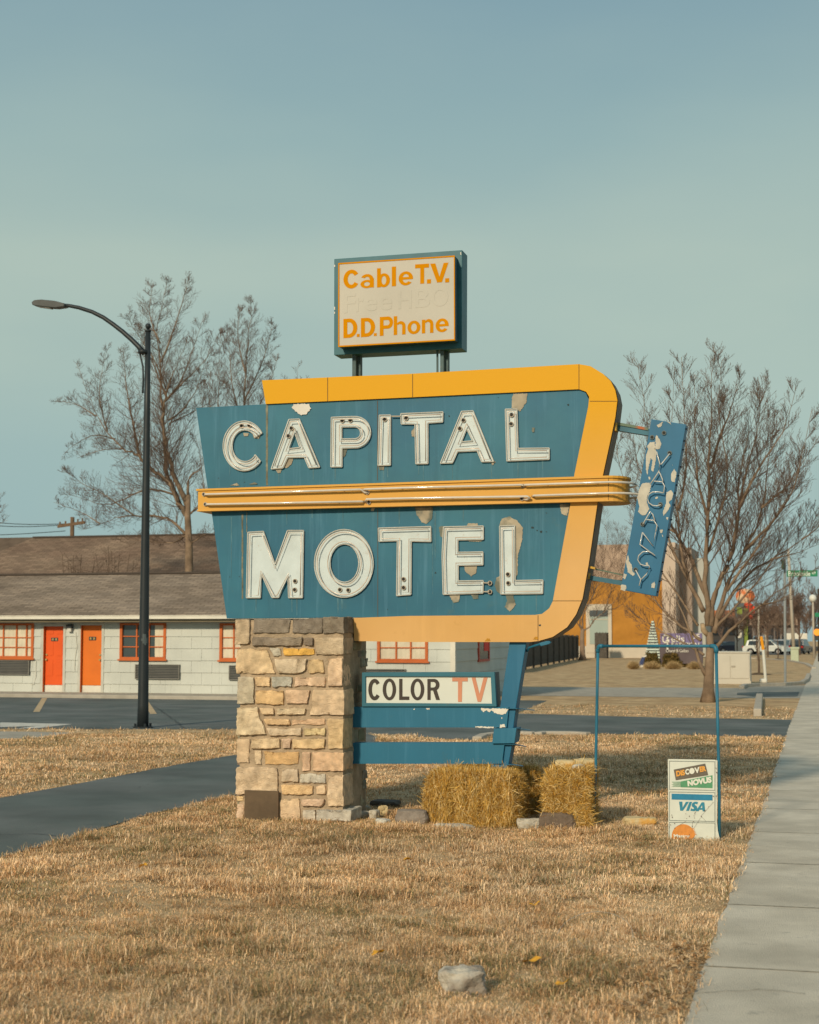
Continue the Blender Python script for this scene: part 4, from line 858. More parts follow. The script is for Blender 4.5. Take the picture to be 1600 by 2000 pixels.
for u, v in Z7([(495, 285), (675, 447), (580, 975), (397, 1178), (325, 1645), (617, 240)]):
    c = onY(u, v, Yv); er.tube([c, c-Vector((0, .012, 0))], .020, 12); eh.tube([c-Vector((0, .006, 0)), c-Vector((0, .0135, 0))], .0135, 12)
er.split('electrode_housing', mat('teal_ring', (.10, .13, .13), .5, .1), vac); eh.split('electrode', hole_m, vac)
bo = MB(); rg = random.Random(4)
for i in range(16):
    t_ = (i+.5)/16+rg.uniform(-.02, .02); u = 842+(532-842)*t_+9; v = 152+(1918-152)*t_+12
    c = onY(*Z7([(u, v)])[0], Yv+.05); y_ = rg.uniform(-.02, .1); bo.tube([c+Vector((-.012, y_, 0)), c+Vector((.010, y_, 0))], .007, 6)
bo.split('bolt', dark_m, vac)
br_ = MB()
def bar(u0, v0, u1, v1, hw, dep=.05, Yq=None):
    a = onY(u0, v0, Yv+.06); b_ = onY(u1, v1, Yv+.06); n = Vector((-(b_.z-a.z), 0, b_.x-a.x)).normalized()*hw
    br_.prism([a-n, b_-n, b_+n, a+n], (0, dep, 0))
bar(1195, 832, 1268, 844, .030, .08); bar(1144, 1127, 1216, 1139, .020, .05)
br_.build('bracket', mat('blue_bracket', (.035, .13, .18), .5, .2, 6), vac)
br_ = MB(); bar(1201, 827.5, 1266, 839, .012, .0); br_ = MB()
bar(1152, 1109, 1216, 1123, .006, .03); br_.build('bracket', mat('green_bracket', (.10, .14, .10), .6, .3, 9), vac)
a = onY(1200, 826, Yv+.05); b_ = onY(1266, 838, Yv+.05); bt_ = MB(); n = Vector((0, 0, .012)); bt_.prism([a-n, b_-n, b_+n, a+n], (0, .006, 0)); bt_.build('bracket_plate', mat('rusty_plate', (.12, .17, .12), .6, .1, 5, c2=(.42, .11, .035), mask=(.46, .54)), vac)
ys = MB(); ys.px([(1192, 823), (1204, 825), (1204, 841), (1190, 840)], Y1+.02, .12); ys.px([(1144, 1118), (1151, 1119), (1149, 1131), (1142, 1130)], Y1+.02, .1); ys.px([(1150, 1105), (1163, 1108), (1162, 1112), (1149, 1109)], Y1+.02, .06)
ys.split('wall_clamp', mat('old_yellow', (.50, .29, .04), .6, .2, 9), sroot)
# ------------------------------------------------------------ light pole
LB = G(279, 1422); black_m = mat('black_pole_paint', (.020, .026, .030), .45, .15, 2.0, dirt=((.06, .07, .075), .4))
lp = thing('street_lamp', 'tall dark steel lamp post with a long curved arm', 'street lamp', LB)
topz = onY(286, 648, LB.y).z
q = MB(); q.tube([LB, LB+Vector((0, 0, .4)), Vector((LB.x, LB.y, topz-1.5)), Vector((LB.x, LB.y, topz))], [.105, .098, .058, .048], 16); q.build('pole', black_m, lp, smooth=True)
q = MB(); c = Vector((LB.x, LB.y, topz)); q.tube([c, c+Vector((0, 0, .03)), c+Vector((0, 0, .031)), c+Vector((0, 0, .05))], [.06, .06, .03, .03], 12)
for i in range(8):
    pass
q.tube([c+Vector((0, 0, .05+.11*(1-math.cos(a_))/2)) for a_ in [math.pi*i/8 for i in range(9)]], [max(.004, .055*math.sin(math.pi*i/8)) for i in range(9)], 12); q.build('finial', black_m, lp, smooth=True)
q = MB(); q.tube([LB+Vector((0, 0, .0)), LB+Vector((0, 0, .03))], .19, 8)
for i in range(4):
    a_ = i*math.pi/2+.7; q.tube([LB+Vector((.14*math.cos(a_), .14*math.sin(a_), .03)), LB+Vector((.14*math.cos(a_), .14*math.sin(a_), .085))], .022, 6)
q.build('base_plate', black_m, lp)
ly = LB.y
q = MB(); ap = [(282, 690), (272, 678), (258, 664), (240, 648), (222, 634), (202, 620), (180, 609), (155, 601), (135, 597), (122, 596)]
q.tube([onY(u, v, ly) for u, v in ap], [.05, .048, .046, .044, .042, .040, .038, .036, .034, .034], 10); q.build('arm', black_m, lp, smooth=True)
q = MB(); q.tube([onY(u, v, ly) for u, v in [(279, 768), (280, 740), (279, 715), (272, 685), (258, 662), (240, 645), (222, 632)]], .018, 6); q.tube([onY(279, 690, ly-.05), onY(279, 684, ly-.05)], .09, 10)
q.build('brace_rod', black_m, lp, smooth=True)
q = MB(); f4 = [(61, 590), (66, 586), (80, 584.5), (106, 587), (125, 592), (125, 598), (108, 600.5), (98, 600), (75, 597.5), (63, 595.5)]
a = [onY(u, v, ly-.09) for u, v in f4]; q.prism(a, (0, .19, 0)); H_ = q.build('lamp_head', mat('lamp_grey', (.07, .075, .075), .5, .15, 6), lp, bevel=.012)
q = MB(); q.prism([onY(u, v, ly-.06) for u, v in [(70, 597.2), (98, 600.5), (97, 602), (72, 598.5)]], (0, .13, 0)); q.build('lens', mat('lamp_lens', (.22, .21, .18), .3, .1), H_)
q = MB(); p_ = onY(281, 1240, LB.y); q.tube([p_+Vector((.016, -.002, -.40)), p_+Vector((.010, -.01, -.1)), p_+Vector((.004, -.002, .15)), p_+Vector((.0, .02, .26))], [.076, .080, .083, .06], 16, cap=False); q.build('grey_patch', mat('grey_patch', (.075, .095, .10), .6, .25, 6), lp)
# ------------------------------------------------------------ utility pole and wires far left
UY = MY+44
ub = onY(140, 1100, UY); wood_m = mat('pole_wood', (.16, .10, .06), .9, .2, 3)
up_ = thing('utility_pole', 'wooden utility pole with a crossarm above the motel roof', 'utility pole', (ub.x, UY, gz(UY)))
MB().tube([(ub.x, UY, gz(UY)), (ub.x, UY, onY(140, 1010, UY).z)], [.17, .13], 8).build('pole', wood_m, up_)
ca = MB(); p0, p1 = onY(112, 1028, UY-.12), onY(165, 1020, UY-.12); ca.prism([p0-Vector((0, 0, .09)), p1-Vector((0, 0, .09)), p1+Vector((0, 0, .09)), p0+Vector((0, 0, .09))], (0, .12, 0)); ca.build('crossarm', wood_m, up_)
ins = MB()
for u in (117, 128, 152, 161): c = onY(u, 1027-(u-112)*.15, UY-.06); ins.tube([c, c+Vector((0, 0, .22))], .05, 6)
ins.split('insulator', wood_m, up_)
for i, (y0, y1, lb) in enumerate(((1000, 1023, 'topmost thin power line running left from the utility pole'), (1010, 1025, 'middle thin power line running left from the utility pole'), (1046, 1037, 'lowest thin power line sagging left toward the rooftops'))):
    pts = [onY(-120+(128+120)*t_, y0+(y1-y0)*t_+10*math.sin(math.pi*t_)*(1 if i < 2 else .3), UY) for t_ in [k/10 for k in range(11)]]
    tag(MB().tube(pts, .022, 4).build('power_line', dark_m, org=pts[-1]), lb, 'power line', 'power lines at the left')
# ------------------------------------------------------------ bare trees
bark_m = mat('bark', (.20, .14, .095), .9, .3, 3, 1.0, 25, c2=(.26, .185, .125), spec=.05)
bark2_m = mat('dark_bark', (.125, .088, .064), .9, .2, 4, .6, 25, spec=.05)
twig_m = mat('twigs', (.125, .085, .063), .9, .15, 3, spec=.05)
MINR = .0035
def grow(mb, p, d, L, r, lvl, rg, up=.25, spread=.75, nc=(6, 6, 5), wig=.12):
    n = 5 if lvl > 0 else 3; pts = [p.copy()]; rs = [r]; q = p.copy(); dd = d.normalized()
    for i in range(n):
        dd = (dd+Vector((rg.gauss(0, wig), rg.gauss(0, wig), rg.gauss(0, wig)+up*.28))).normalized(); q = q+dd*(L/n); pts.append(q.copy()); rs.append(max(MINR, r*(1-.8*(i+1)/n)))
    mb.tube(pts, rs, 5 if r > .03 else 3, cap=False)
    if lvl > 0:
        k = nc[lvl-1]
        for j in range(k):
            t_ = .18+.8*(j+rg.random()*.8)/k; i = min(n-1, int(t_*n)); s0 = pts[i].lerp(pts[i+1], t_*n-i); bd = (pts[i+1]-pts[i]).normalized()
            sd = Vector((rg.gauss(0, 1), rg.gauss(0, 1), rg.gauss(0, .6))); sd = (sd-bd*sd.dot(bd)).normalized()
            nd = (bd*(1-spread*.45)+sd*spread*.8+Vector((0, 0, up*.5))).normalized()
            grow(mb, s0, nd, L*rg.uniform(.42, .78)*(1.1-.5*t_), max(.0045, rs[i]*.55), lvl-1, rg, up, spread, nc, wig)
LIMB = .66
def limb_tree(name, label, Y, trunk, limbs, seed, r0, tw, kids, nc, up=.3, barkm=None, group=None, spread=.75, kidlen=1.0, start=.2, wig=.09, limb=.66):
    rg = random.Random(seed); f0 = trunk[0]; base = onY(f0[0], f0[1], Y); base = Vector((base.x, Y, gz(Y)))
    T = thing(name, label, 'tree', base, group)
    sc_ = Y/3000.0/math.cos(YAW)*1.0
    tr = MB(); pts = [base]+[onY(u, v, Y) for u, v in trunk[1:]]; n = len(pts)
    tr.tube(pts, [r0*(1.35 if i == 0 else 1-.45*i/(n-1)) for i in range(n)], 12); cr = MB()
    for path, ra in limbs:
        m = len(path); dy = rg.uniform(-1, 1)*.9; P = []
        for i, (u, v) in enumerate(path):
            t_ = i/(m-1); P.append(onY(u, v, Y+dy*t_*3*r0/.22*tw))
        # smooth subdivide
        Q = []
        for i in range(m-1):
            a = P[max(0, i-1)]; b = P[i]; c = P[i+1]; d = P[min(m-1, i+2)]
            for k in range(4):
                t_ = k/4; Q.append(.5*((2*b)+(c-a)*t_+(2*a-5*b+4*c-d)*t_*t_+(3*b-a-3*c+d)*t_**3))
        Q.append(P[-1]); R_ = [max(.006, ra*limb*(1-i/(len(Q)-1))**1.2) for i in range(len(Q))]
        Q = [q+Vector((rg.gauss(0, 1), rg.gauss(0, 1), rg.gauss(0, 1)))*ra*.25 for q in Q]; Q[0] = P[0]
        tr.tube(Q, R_, 7)
        tot = sum((Q[i+1]-Q[i]).length for i in range(len(Q)-1))
        K_ = int(kids*max(.4, tot/3.2))
        for j in range(K_):
            t_ = start+(1-start)*((j+rg.random())/K_); i = min(len(Q)-2, int(t_*(len(Q)-1))); bd = (Q[i+1]-Q[i]).normalized()
            sd = Vector((rg.gauss(0, 1), rg.gauss(0, 1), rg.gauss(0, .5))); sd = (sd-bd*sd.dot(bd)).normalized()
            L = kidlen*(.27*tot*(1.05-t_)+.28)*rg.uniform(.65, 1.2)
            grow(cr, Q[i], (bd*.6+sd*spread+Vector((0, 0, up*.6))).normalized(), L, max(.006, min(.016, R_[i]*.4)), 2, rg, up, spread, nc, wig)
    tr.build('trunk', barkm or bark_m, T, smooth=True); cr.build('crown', twig_m, T); return T
ZA = zc(0, 520, .375)
LA = [([(975,1300),(930,1240),(880,1130),(780,1050),(720,990),(640,950),(540,840),(470,700),(400,500)], .11), ([(975,1250),(900,1070),(868,950),(850,830),(865,680),(920,520),(985,380)], .12),
      ([(945,1260),(880,1100),(858,900),(835,600),(830,300),(875,60)], .12), ([(965,1395),(900,1330),(830,1305),(700,1300),(600,1310),(520,1345),(430,1370)], .07),
      ([(725,990),(690,800),(655,600),(640,420)], .07), ([(905,1190),(780,1160),(650,1210),(560,1240),(430,1210),(330,1180)], .05), ([(980,1190),(985,1100),(1040,1060),(1070,990)], .07), ([(985,1290),(1030,1255),(1060,1200),(1045,1000),(1010,860)], .05),
      ([(870,690),(820,560),(760,420),(720,300)], .05), ([(865,700),(940,600),(1010,420),(1060,260)], .05), ([(600,900),(500,880),(400,920),(330,980)], .035), ([(500,780),(400,720),(290,700)], .035), ([(880,800),(960,740),(1030,620),(1090,430)], .045),
      ([(700,1300),(560,1200),(430,1130),(330,1060)], .035), ([(840,500),(900,350),(960,150),(985,70)], .05), ([(870,690),(960,600),(1080,470),(1150,330)], .04), ([(880,820),(1000,760),(1100,700),(1180,590)], .035), ([(865,640),(800,480),(700,330),(665,250)], .035), ([(560,860),(520,700),(530,560),(560,430)], .035), ([(640,950),(520,960),(400,1000)], .03), ([(970,1400),(900,1440),(760,1430),(600,1420)], .04), ([(985,1450),(1060,1400),(1110,1390)], .035),
      ([(520,1340),(420,1280),(280,1230)], .03), ([(835,400),(780,250),(800,80)], .04)]
TY = MY+11
limb_tree('bare_tree', 'tall bare branching tree rising behind the motel, its trunk left of the sign', TY, ZA([(985,1600),(985,1590),(985,1450),(977,1300),(980,1190)]), [(ZA(p), r_) for p, r_ in LA], 3, .17, 1.0, 26, (2, 7), up=.26, start=.10, kidlen=.82, spread=.8, wig=.035, limb=.85)
LB2 = [([(1262,900),(1270,720),(1290,400),(1315,170)], .09), ([(1265,850),(1215,650),(1195,450),(1180,330)], .06), ([(1275,700),(1340,560),(1400,400),(1420,290)], .06), ([(1280,560),(1240,380),(1255,200)], .05), ([(1270,800),(1380,680),(1450,450)], .05)]
limb_tree('bare_tree', 'upright bare tree whose top shows between the lamp tree and the yellow border', TY+5, ZA([(1262,1600),(1262,1300),(1262,900)]), [(ZA(p), r_) for p, r_ in LB2], 4, .15, .8, 30, (2, 7), up=.32, kidlen=.8, spread=.8, wig=.035)
LB3 = [([(1130,900),(1135,730),(1140,560),(1150,320)], .06), ([(1130,850),(1090,700),(1100,520)], .04), ([(1130,900),(1060,760),(1050,600)], .04)]
limb_tree('bare_tree', 'slender bare tree top directly above the left corner of the blue panel', TY+9, ZA([(1130,1600),(1130,1200),(1130,900)]), [(ZA(p), r_) for p, r_ in LB3], 5, .13, .8, 16, (4, 6), up=.4, kidlen=.9, wig=.04)
LB4 = [([(1550,750),(1545,640),(1555,510)], .05), ([(1550,780),(1500,680),(1490,580)], .03), ([(1550,780),(1590,680),(1600,600)], .03)]
limb_tree('bare_tree', 'small bare tree tip just poking over the left end of the yellow border', TY+14, ZA([(1550,1600),(1550,1200),(1550,780)]), [(ZA(p), r_) for p, r_ in LB4], 6, .12, .7, 12, (4, 4), up=.4)
LB5 = [([(-60,1300),(-20,1250),(5,1180)], .05), ([(-60,1300),(-10,1290),(30,1240)], .04), ([(-60,1350),(0,1340),(40,1320)], .035)]
limb_tree('bare_tree', 'bare twigs of a tree cut off by the left edge of the view', TY+14, ZA([(-60,1600),(-60,1450),(-60,1300)]), [(ZA(p), r_) for p, r_ in LB5], 7, .12, .6, 10, (4, 4), up=.3)
# shrub-like saplings between the roofs
for i, (u, v, lb) in enumerate(((150, 1090, 'low twiggy bush left behind the motel front roof, darkest at its middle'), (225, 1078, 'low twiggy bush behind the front roof just left of the lamp pole'))):
    rg = random.Random(60+i); Yb_ = MY+9; b0 = onY(u, 1130, Yb_); b0.z = gz(Yb_); T = thing('bush', lb, 'bush', b0, 'bushes behind the motel roof'); cr = MB(); tr = MB()
    for k in range(9):
        tp_ = onY(u+rg.uniform(-45, 45), v+rg.uniform(-12, 18), Yb_+rg.uniform(-.6, .6)); tr.tube([b0, b0.lerp(tp_, .5)+Vector((rg.uniform(-.1, .1), 0, 0)), tp_], [.03, .018, .008], 5)
        for j in range(7): grow(cr, b0.lerp(tp_, .55+.45*j/7), Vector((rg.gauss(0, 1), rg.gauss(0, 1), .3)), .55, .008, 1, rg, .2, .8, (5, 5))
    tr.build('stem', bark2_m, T); cr.build('twigs', twig_m, T)
# big vase-shaped tree at right
ZB = zc(1150, 660, .28125)
RB = [([(800,1900),(700,1700),(650,1500),(620,1250),(600,1080),(620,900)], .075), ([(830,2000),(810,1700),(825,1300),(835,1000),(845,700),(855,350),(880,60)], .09), ([(850,2000),(900,1700),(1000,1480),(1040,1200),(1050,950),(1120,650),(1250,300)], .09),
      ([(870,2050),(950,1750),(1080,1480),(1200,1180),(1260,800),(1300,500)], .075), ([(830,1850),(720,1550),(600,1350),(480,1150),(430,900),(400,500),(325,140)], .07), ([(900,1950),(1060,1700),(1260,1540),(1480,1400),(1600,1200)], .06),
      ([(880,2150),(1020,2000),(1200,1850),(1400,1700),(1610,1580)], .055), ([(780,2100),(640,2000),(480,1850),(350,1650),(250,1450)], .05), ([(800,2200),(620,2100),(440,2000),(300,1900)], .04), ([(840,1300),(760,1000),(740,700),(735,250)], .05),
      ([(845,900),(930,650),(1000,450),(1060,220)], .05), ([(1040,1200),(1180,900),(1350,650),(1440,330)], .05), ([(1080,1480),(1300,1250),(1450,950),(1550,500)], .05), ([(700,1700),(560,1400),(500,1100),(560,750),(600,200)], .05),
      ([(1200,1180),(1400,1000),(1600,680)], .04), ([(1480,1400),(1590,1320),(1660,1200)], .03), ([(620,1200),(680,900),(660,500),(650,130)], .04), ([(820,1500),(920,1200),(960,900),(900,500),(930,150)], .045),
      ([(480,1150),(350,900),(300,600)], .03), ([(600,1350),(420,1250),(250,1000),(180,700)], .035), ([(1000,1480),(1080,1000),(1180,600),(1180,300)], .045), ([(760,2000),(560,1700),(420,1500),(330,1250)], .04), ([(890,2000),(1100,1780),(1350,1450),(1540,1150)], .045),
      ([(960,1760),(1180,1430),(1380,1100),(1500,780)], .045), ([(1260,1540),(1420,1500),(1620,1420)], .03), ([(1200,1850),(1340,1820),(1500,1700)], .03)]
TR = G(1383, 1372)
rt = limb_tree('bare_tree', 'big vase shaped bare tree on the grass strip behind the pipe frame', TR.y, [(1383, 1372), (1384, 1345), (1386, 1300), (1388, 1265), (1386, 1235)], [(ZB(p), r_) for p, r_ in RB], 9, .155, .9, 22, (2, 6), up=.30, barkm=bark_m, spread=.66, kidlen=.95, wig=.025, limb=.92)
kn = MB(); c = onY(1373, 1228, TR.y-.05); kn.tube([c+Vector((.12, .05, -.16)), c+Vector((.02, 0, -.04)), c+Vector((-.01, -.05, .13))], [.07, .075, .055], 10); kn.build('branch_stub', mat('cut_wood', (.36, .26, .16), .9, .2, 9), rt, smooth=True)
MB().tube([onY(1384, 1326, TR.y), onY(1373, 1308, TR.y-.08), onY(1366, 1292, TR.y-.1), onY(1362, 1278, TR.y-.1), onY(1350, 1240, TR.y-.2), onY(1335, 1200, TR.y-.3), onY(1318, 1165, TR.y-.3)], [.07, .055, .045, .038, .03, .02, .01], 7).build('low_limb', bark_m, rt, smooth=True)
# tree half hidden behind the sign, in front of the ochre building
TC = G(1138, 1290)
ZD = zc(1120, 1120, .2)
RC = [([(90,540),(95,420),(130,330),(200,200),(260,60),(300,-150),(330,-350),(300,-560),(260,-760)], .11), ([(95,560),(160,520),(230,430),(330,350),(440,220),(480,60),(470,-150)], .10), ([(90,560),(60,400),(50,200),(80,-100),(120,-400),(200,-700)], .10), ([(300,380),(360,200),(420,0),(450,-250),(420,-500)], .07),
      ([(85,560),(20,450),(-60,300),(-100,100)], .08), ([(200,200),(180,0),(160,-300),(240,-600)], .06), ([(330,350),(440,330),(560,200),(620,50)], .05), ([(260,60),(380,-100),(420,-300),(520,-450)], .05), ([(130,330),(100,150),(60,-50)], .05)]
limb_tree('bare_tree', 'bare forked tree with pale trunk before the ochre wall, half hidden by the sign', TC.y, ZD([(90,850),(90,800),(85,650),(90,540)]), [(ZD(p), r_) for p, r_ in RC], 12, .26, 1.0, 17, (2, 7), up=.35, wig=.03, barkm=mat('pale_bark', (.24, .17, .12), .9, .2, 2, .5, 12, spec=.05), kidlen=1.0)
# distant street trees
MINR = .016
dist = [(1500, 1262, 60, 95, 150, 'thin young street tree between the pylon sign and the street sign pole'), (1562, 1262, 60, 110, 170, 'bare street tree behind the leaning pale pole'), (1592, 1262, 40, 120, 190, 'bare street tree at the right edge of the view'),
        (1440, 1270, 50, 80, 165, 'bare street tree behind the orange topped pylon'), (1535, 1258, 60, 85, 230, 'far bare tree over the parked red car'), (1410, 1262, 60, 70, 215, 'far bare tree over the dark parked cars'), (1575, 1255, 60, 75, 270, 'farthest bare tree closing the street'), (1478, 1256, 60, 80, 260, 'far bare tree over the white car roof'), (1520, 1256, 50, 90, 300, 'far bare tree over the brown shop roof')]
for i, (u, v, wpx, hpx, D_, lb) in enumerate(dist):
    rg = random.Random(200+i); b0 = onY(u, 1260, D_); b0.z = gz(D_); H_ = hpx/3000*D_*1.05; T = thing('bare_tree', lb, 'tree', b0, 'distant street trees'); tr = MB(); cr = MB()
    tr.tube([b0, b0+Vector((0, 0, H_*.3)), b0+Vector((.1, 0, H_*.6))], [H_*.018, H_*.014, H_*.01], 6)
    for k in range(10):
        d = Vector((rg.gauss(0, .5), rg.gauss(0, .5), 1.0)); grow(cr, b0+Vector((0, 0, H_*rg.uniform(.25, .5))), d, H_*rg.uniform(.4, .6), H_*.009, 3, rg, .35, .7, (5, 5, 4))
    tr.build('trunk', bark2_m, T); cr.build('crown', mat('far_twigs', (.15, .10, .075), .9, .1), T)
MINR = .006
for i, (u0, v0, u1, v1, lb) in enumerate(((1483, 1318, 1478, 1240, 'young sapling with a mulch ring left of the street sign pole'), (1520, 1288, 1519, 1228, 'young sapling with a mulch ring before the white car'))):
    b0 = G(u0, v0); tp_ = onY(u1, v1, b0.y); T = thing('sapling', lb, 'tree', b0, 'young saplings on the far lawn'); rg = random.Random(i+80)
    MB().tube([b0, b0.lerp(tp_, .35)+Vector((.03, 0, 0)), b0.lerp(tp_, .7)-Vector((.03, 0, 0)), tp_], [.06, .045, .035, .015], 6).build('trunk', bark2_m, T)
    cr = MB()
    for k in range(9): grow(cr, b0.lerp(tp_, .45+.55*k/9), Vector((rg.gauss(0, .7), rg.gauss(0, .7), 1)), 1.6, .016, 2, rg, .4, .6, (4, 4))
    cr.build('crown', twig_m, T); ml = MB(); ml.tube([b0-Vector((0, 0, .02)), b0+Vector((0, 0, .10))], [.75, .12], 14); ml.build('mulch', soil_m, T)
# ------------------------------------------------------------ ochre building, shop, pylon, signs at right
OB = G(1220, 1285); OY = OB.y; oz = gz(OY)
och_m = mat('ochre_brick', (.42, .195, .04), .9, .12, .8, spec=.05, c2=(.37, .17, .035)); pk_m = mat('pink_stone', (.42, .31, .235), .9, .12, .6, spec=.05); cream_m = mat('cream_stone', (.52, .46, .37), .9, .08, .6, spec=.05)
ob = thing('ochre_building', 'tall ochre brick building with pinkish upper storey and pale corner column', 'building', (OB.x, OY, oz))
def obox(u0, v0, u1, v1, ya, yb, name, m, par=ob, bevel=0):
    p0, p1 = onY(u0, v1, OY), onY(u1, v0, OY); return MB().box(p0.x, p1.x, OY+ya, OY+yb, p0.z, p1.z).build(name, m, par, bevel=bevel)
obox(960, 1135, 1296, 1262, 0, 12, 'wall', och_m); obox(960, 1062, 1292, 1134.6, .3, 12, 'upper_wall', pk_m); obox(960, 1262.3, 1296, 1290, -.15, 12, 'base_course', cream_m)
obox(1296.5, 1060, 1320, 1290, -.6, 8, 'corner_column', mat('pink_white_stone', (.50, .40, .32), .9, .1, .6)); obox(1320.5, 1066, 1345, 1285, 3, 12, 'recessed_wall', mat('grey_brown_wall', (.33, .26, .21), .9, .15, .5)); obox(1345.5, 1085, 1368, 1285, 5, 12, 'side_wall', mat('pale_grey_wall', (.42, .42, .38), .9, .1, .6))
W_ = obox(1146, 1180, 1195, 1275, -.2, -.01, 'window', cream_m); obox(1153, 1198, 1188, 1258, -.24, -.205, 'pane', mat('green_glass', (.33, .39, .35), .2, .1, .3), W_); obox(1153, 1192, 1188, 1204, -.27, -.245, 'blind', mat('dark_blind', (.06, .08, .09), .6), W_); obox(1153, 1209, 1188, 1210.5, -.28, -.245, 'muntin', cream_m, W_)
G_ = G(1173, 1286); gb = MB(); p0, p1 = onY(1162, 1282, G_.y), onY(1185, 1236, G_.y); gb.box(p0.x, p1.x, G_.y, G_.y+1.2, gz(G_.y)-.05, p1.z)
gx = thing('wooden_enclosure', 'dark boarded enclosure standing before the pale window of the ochre building', 'enclosure', (p0.x, G_.y, gz(G_.y))); fw_m = mat('fence_wood', (.10, .088, .075), .9, .25, 6, spec=.05)
gb.build('board_wall', fw_m, gx); q = MB()
for i in range(8): x = p0.x+(p1.x-p0.x)*(i+.5)/8; q.box(x-.05, x+.05, G_.y-.04, G_.y-.002, gz(G_.y), p1.z+.05*(i % 2))
q.build('board', fw_m, gx)
# wooden fence running away behind the motel end
f0, f1 = G(985, 1316), G(1131, 1287); fe = thing('wooden_fence', 'long dark weathered board fence running back from the motel end', 'fence', f0)
L = (f1-f0); n = 70; q = MB(); rg = random.Random(8); ps = MB()
for i in range(n):
    a = f0+L*(i/n); b_ = f0+L*((i+.93)/n); h = 1.95+rg.uniform(-.03, .04); hb = h+.006*0
    q.prism([a+Vector((0, 0, .12)), b_+Vector((0, 0, .12)), b_+Vector((0, 0, h)), a+Vector((0, 0, h))], (-.03, -.05, 0))
    if i % 6 == 0: ps.box(a.x-.03, a.x+.09, a.y+.02, a.y+.14, a.z, a.z+2.0)
q.build('board', fw_m, fe); ps.split('post', fw_m, fe)
q = MB()
for hh in (.4, 1.6): q.prism([f0+Vector((0, .05, hh)), f1+Vector((0, .05, hh)), f1+Vector((0, .05, hh+.09)), f0+Vector((0, .05, hh+.09))], (.0, .05, 0))
q.split('rail', fw_m, fe)
# purple sign with striped tower and planting
PS = G(1310, 1303); PY = PS.y; ps_ = thing('purple_sign', 'wide purple and dark grey ground sign with white script lettering', 'sign', PS)
def pbox(u0, v0, u1, v1, Y, d, name, m, par):
    p0, p1 = onY(u0, v1, Y), onY(u1, v0, Y); return MB().box(p0.x, p1.x, Y, Y+d, p0.z, p1.z).build(name, m, par)
U_ = pbox(1290, 1237, 1371, 1258, PY, .4, 'upper_panel', mat('purple_panel', (.17, .135, .26), .6, .12, 1.5), ps_); LWP = pbox(1289, 1258.3, 1372, 1296, PY, .4, 'lower_panel', mat('taupe_panel', (.105, .08, .085), .7, .12, 1.5), ps_)
tx = MB(); text(tx, 'C', rect(1294, 1239, 1304, 1257), PY-.01, .05, .02); text(tx, 'f', rect(1301, 1240, 1309, 1268), PY-.01, .05, .02); text(tx, 'elis', rect(1311, 1241, 1337, 1254), PY-.01, .05, .01); text(tx, 'US', rect(1350, 1238, 1367, 1248), PY-.01, .05, .01)
text(tx, 'FASHION', rect(1312, 1255, 1366, 1265), PY-.01, .05, .01); text(tx, 'Cheryl B Gallon', rect(1301, 1268, 1345, 1276), PY-.01, .05, .0); tx.build('lettering', mat('white_ink', (.72, .68, .60), .5, .05), ps_)
cone = thing('striped_tower', 'narrow pale tapering tower of stacked slats beside the purple sign', 'sculpture', G(1276, 1300)); CY_ = G(1276, 1300).y; q = MB(); c0 = onY(1276, 1285, CY_)
q2 = MB()
for i in range(14):
    t_ = i/13; z0 = onY(1276, 1286-70*t_, CY_).z; hw = (.50*(1-t_)+.09)*CY_/125*1.1; q.box(c0.x-hw, c0.x+hw, CY_-hw*.8, CY_+hw*.8, z0, z0+(70/3000*CY_)/14*.60)
    if i < 13: q2.box(c0.x-hw*.85, c0.x+hw*.85, CY_-hw*.66, CY_+hw*.66, z0+(70/3000*CY_)/14*.6, z0+(70/3000*CY_)/13); b_ = MB(); 
q.build('slat', mat('pale_green_slat', (.55, .62, .54), .6, .05), cone); q2.build('core', dark_m, cone); p0 = onY(1265, 1302, CY_); p1 = onY(1289, 1286, CY_); MB().box(p0.x, p1.x, CY_-.7, CY_+.7, gz(CY_), p1.z).build('plinth', cream_m, cone)
bs = G(1256, 1303); bx = thing('striped_box', 'small low blue and white striped box at the foot of the tower', 'box', bs); p0, p1 = onY(1247, 1300, bs.y), onY(1263, 1279, bs.y)
MB().prism([Vector((p0.x, bs.y, gz(bs.y))), Vector((p1.x, bs.y, gz(bs.y))), Vector((p1.x, bs.y, p1.z)), Vector((p0.x+.25, bs.y, p1.z-.1))], (0, .6, 0)).build('body', white_m, bx); q = MB()
for i in range(5):
    x = p0.x+(p1.x-p0.x)*i/5; q.prism([Vector((x, bs.y-.012, p0.z+.15*i*.2)), Vector((x+.08, bs.y-.012, p0.z)), Vector((min(p1.x, x+.30), bs.y-.012, p1.z-.15)), Vector((min(p1.x-.08, x+.22), bs.y-.012, p1.z-.12))], (0, .01, 0))
q.build('stripe', mat('navy_paint', (.03, .05, .14), .5, .1), bx)
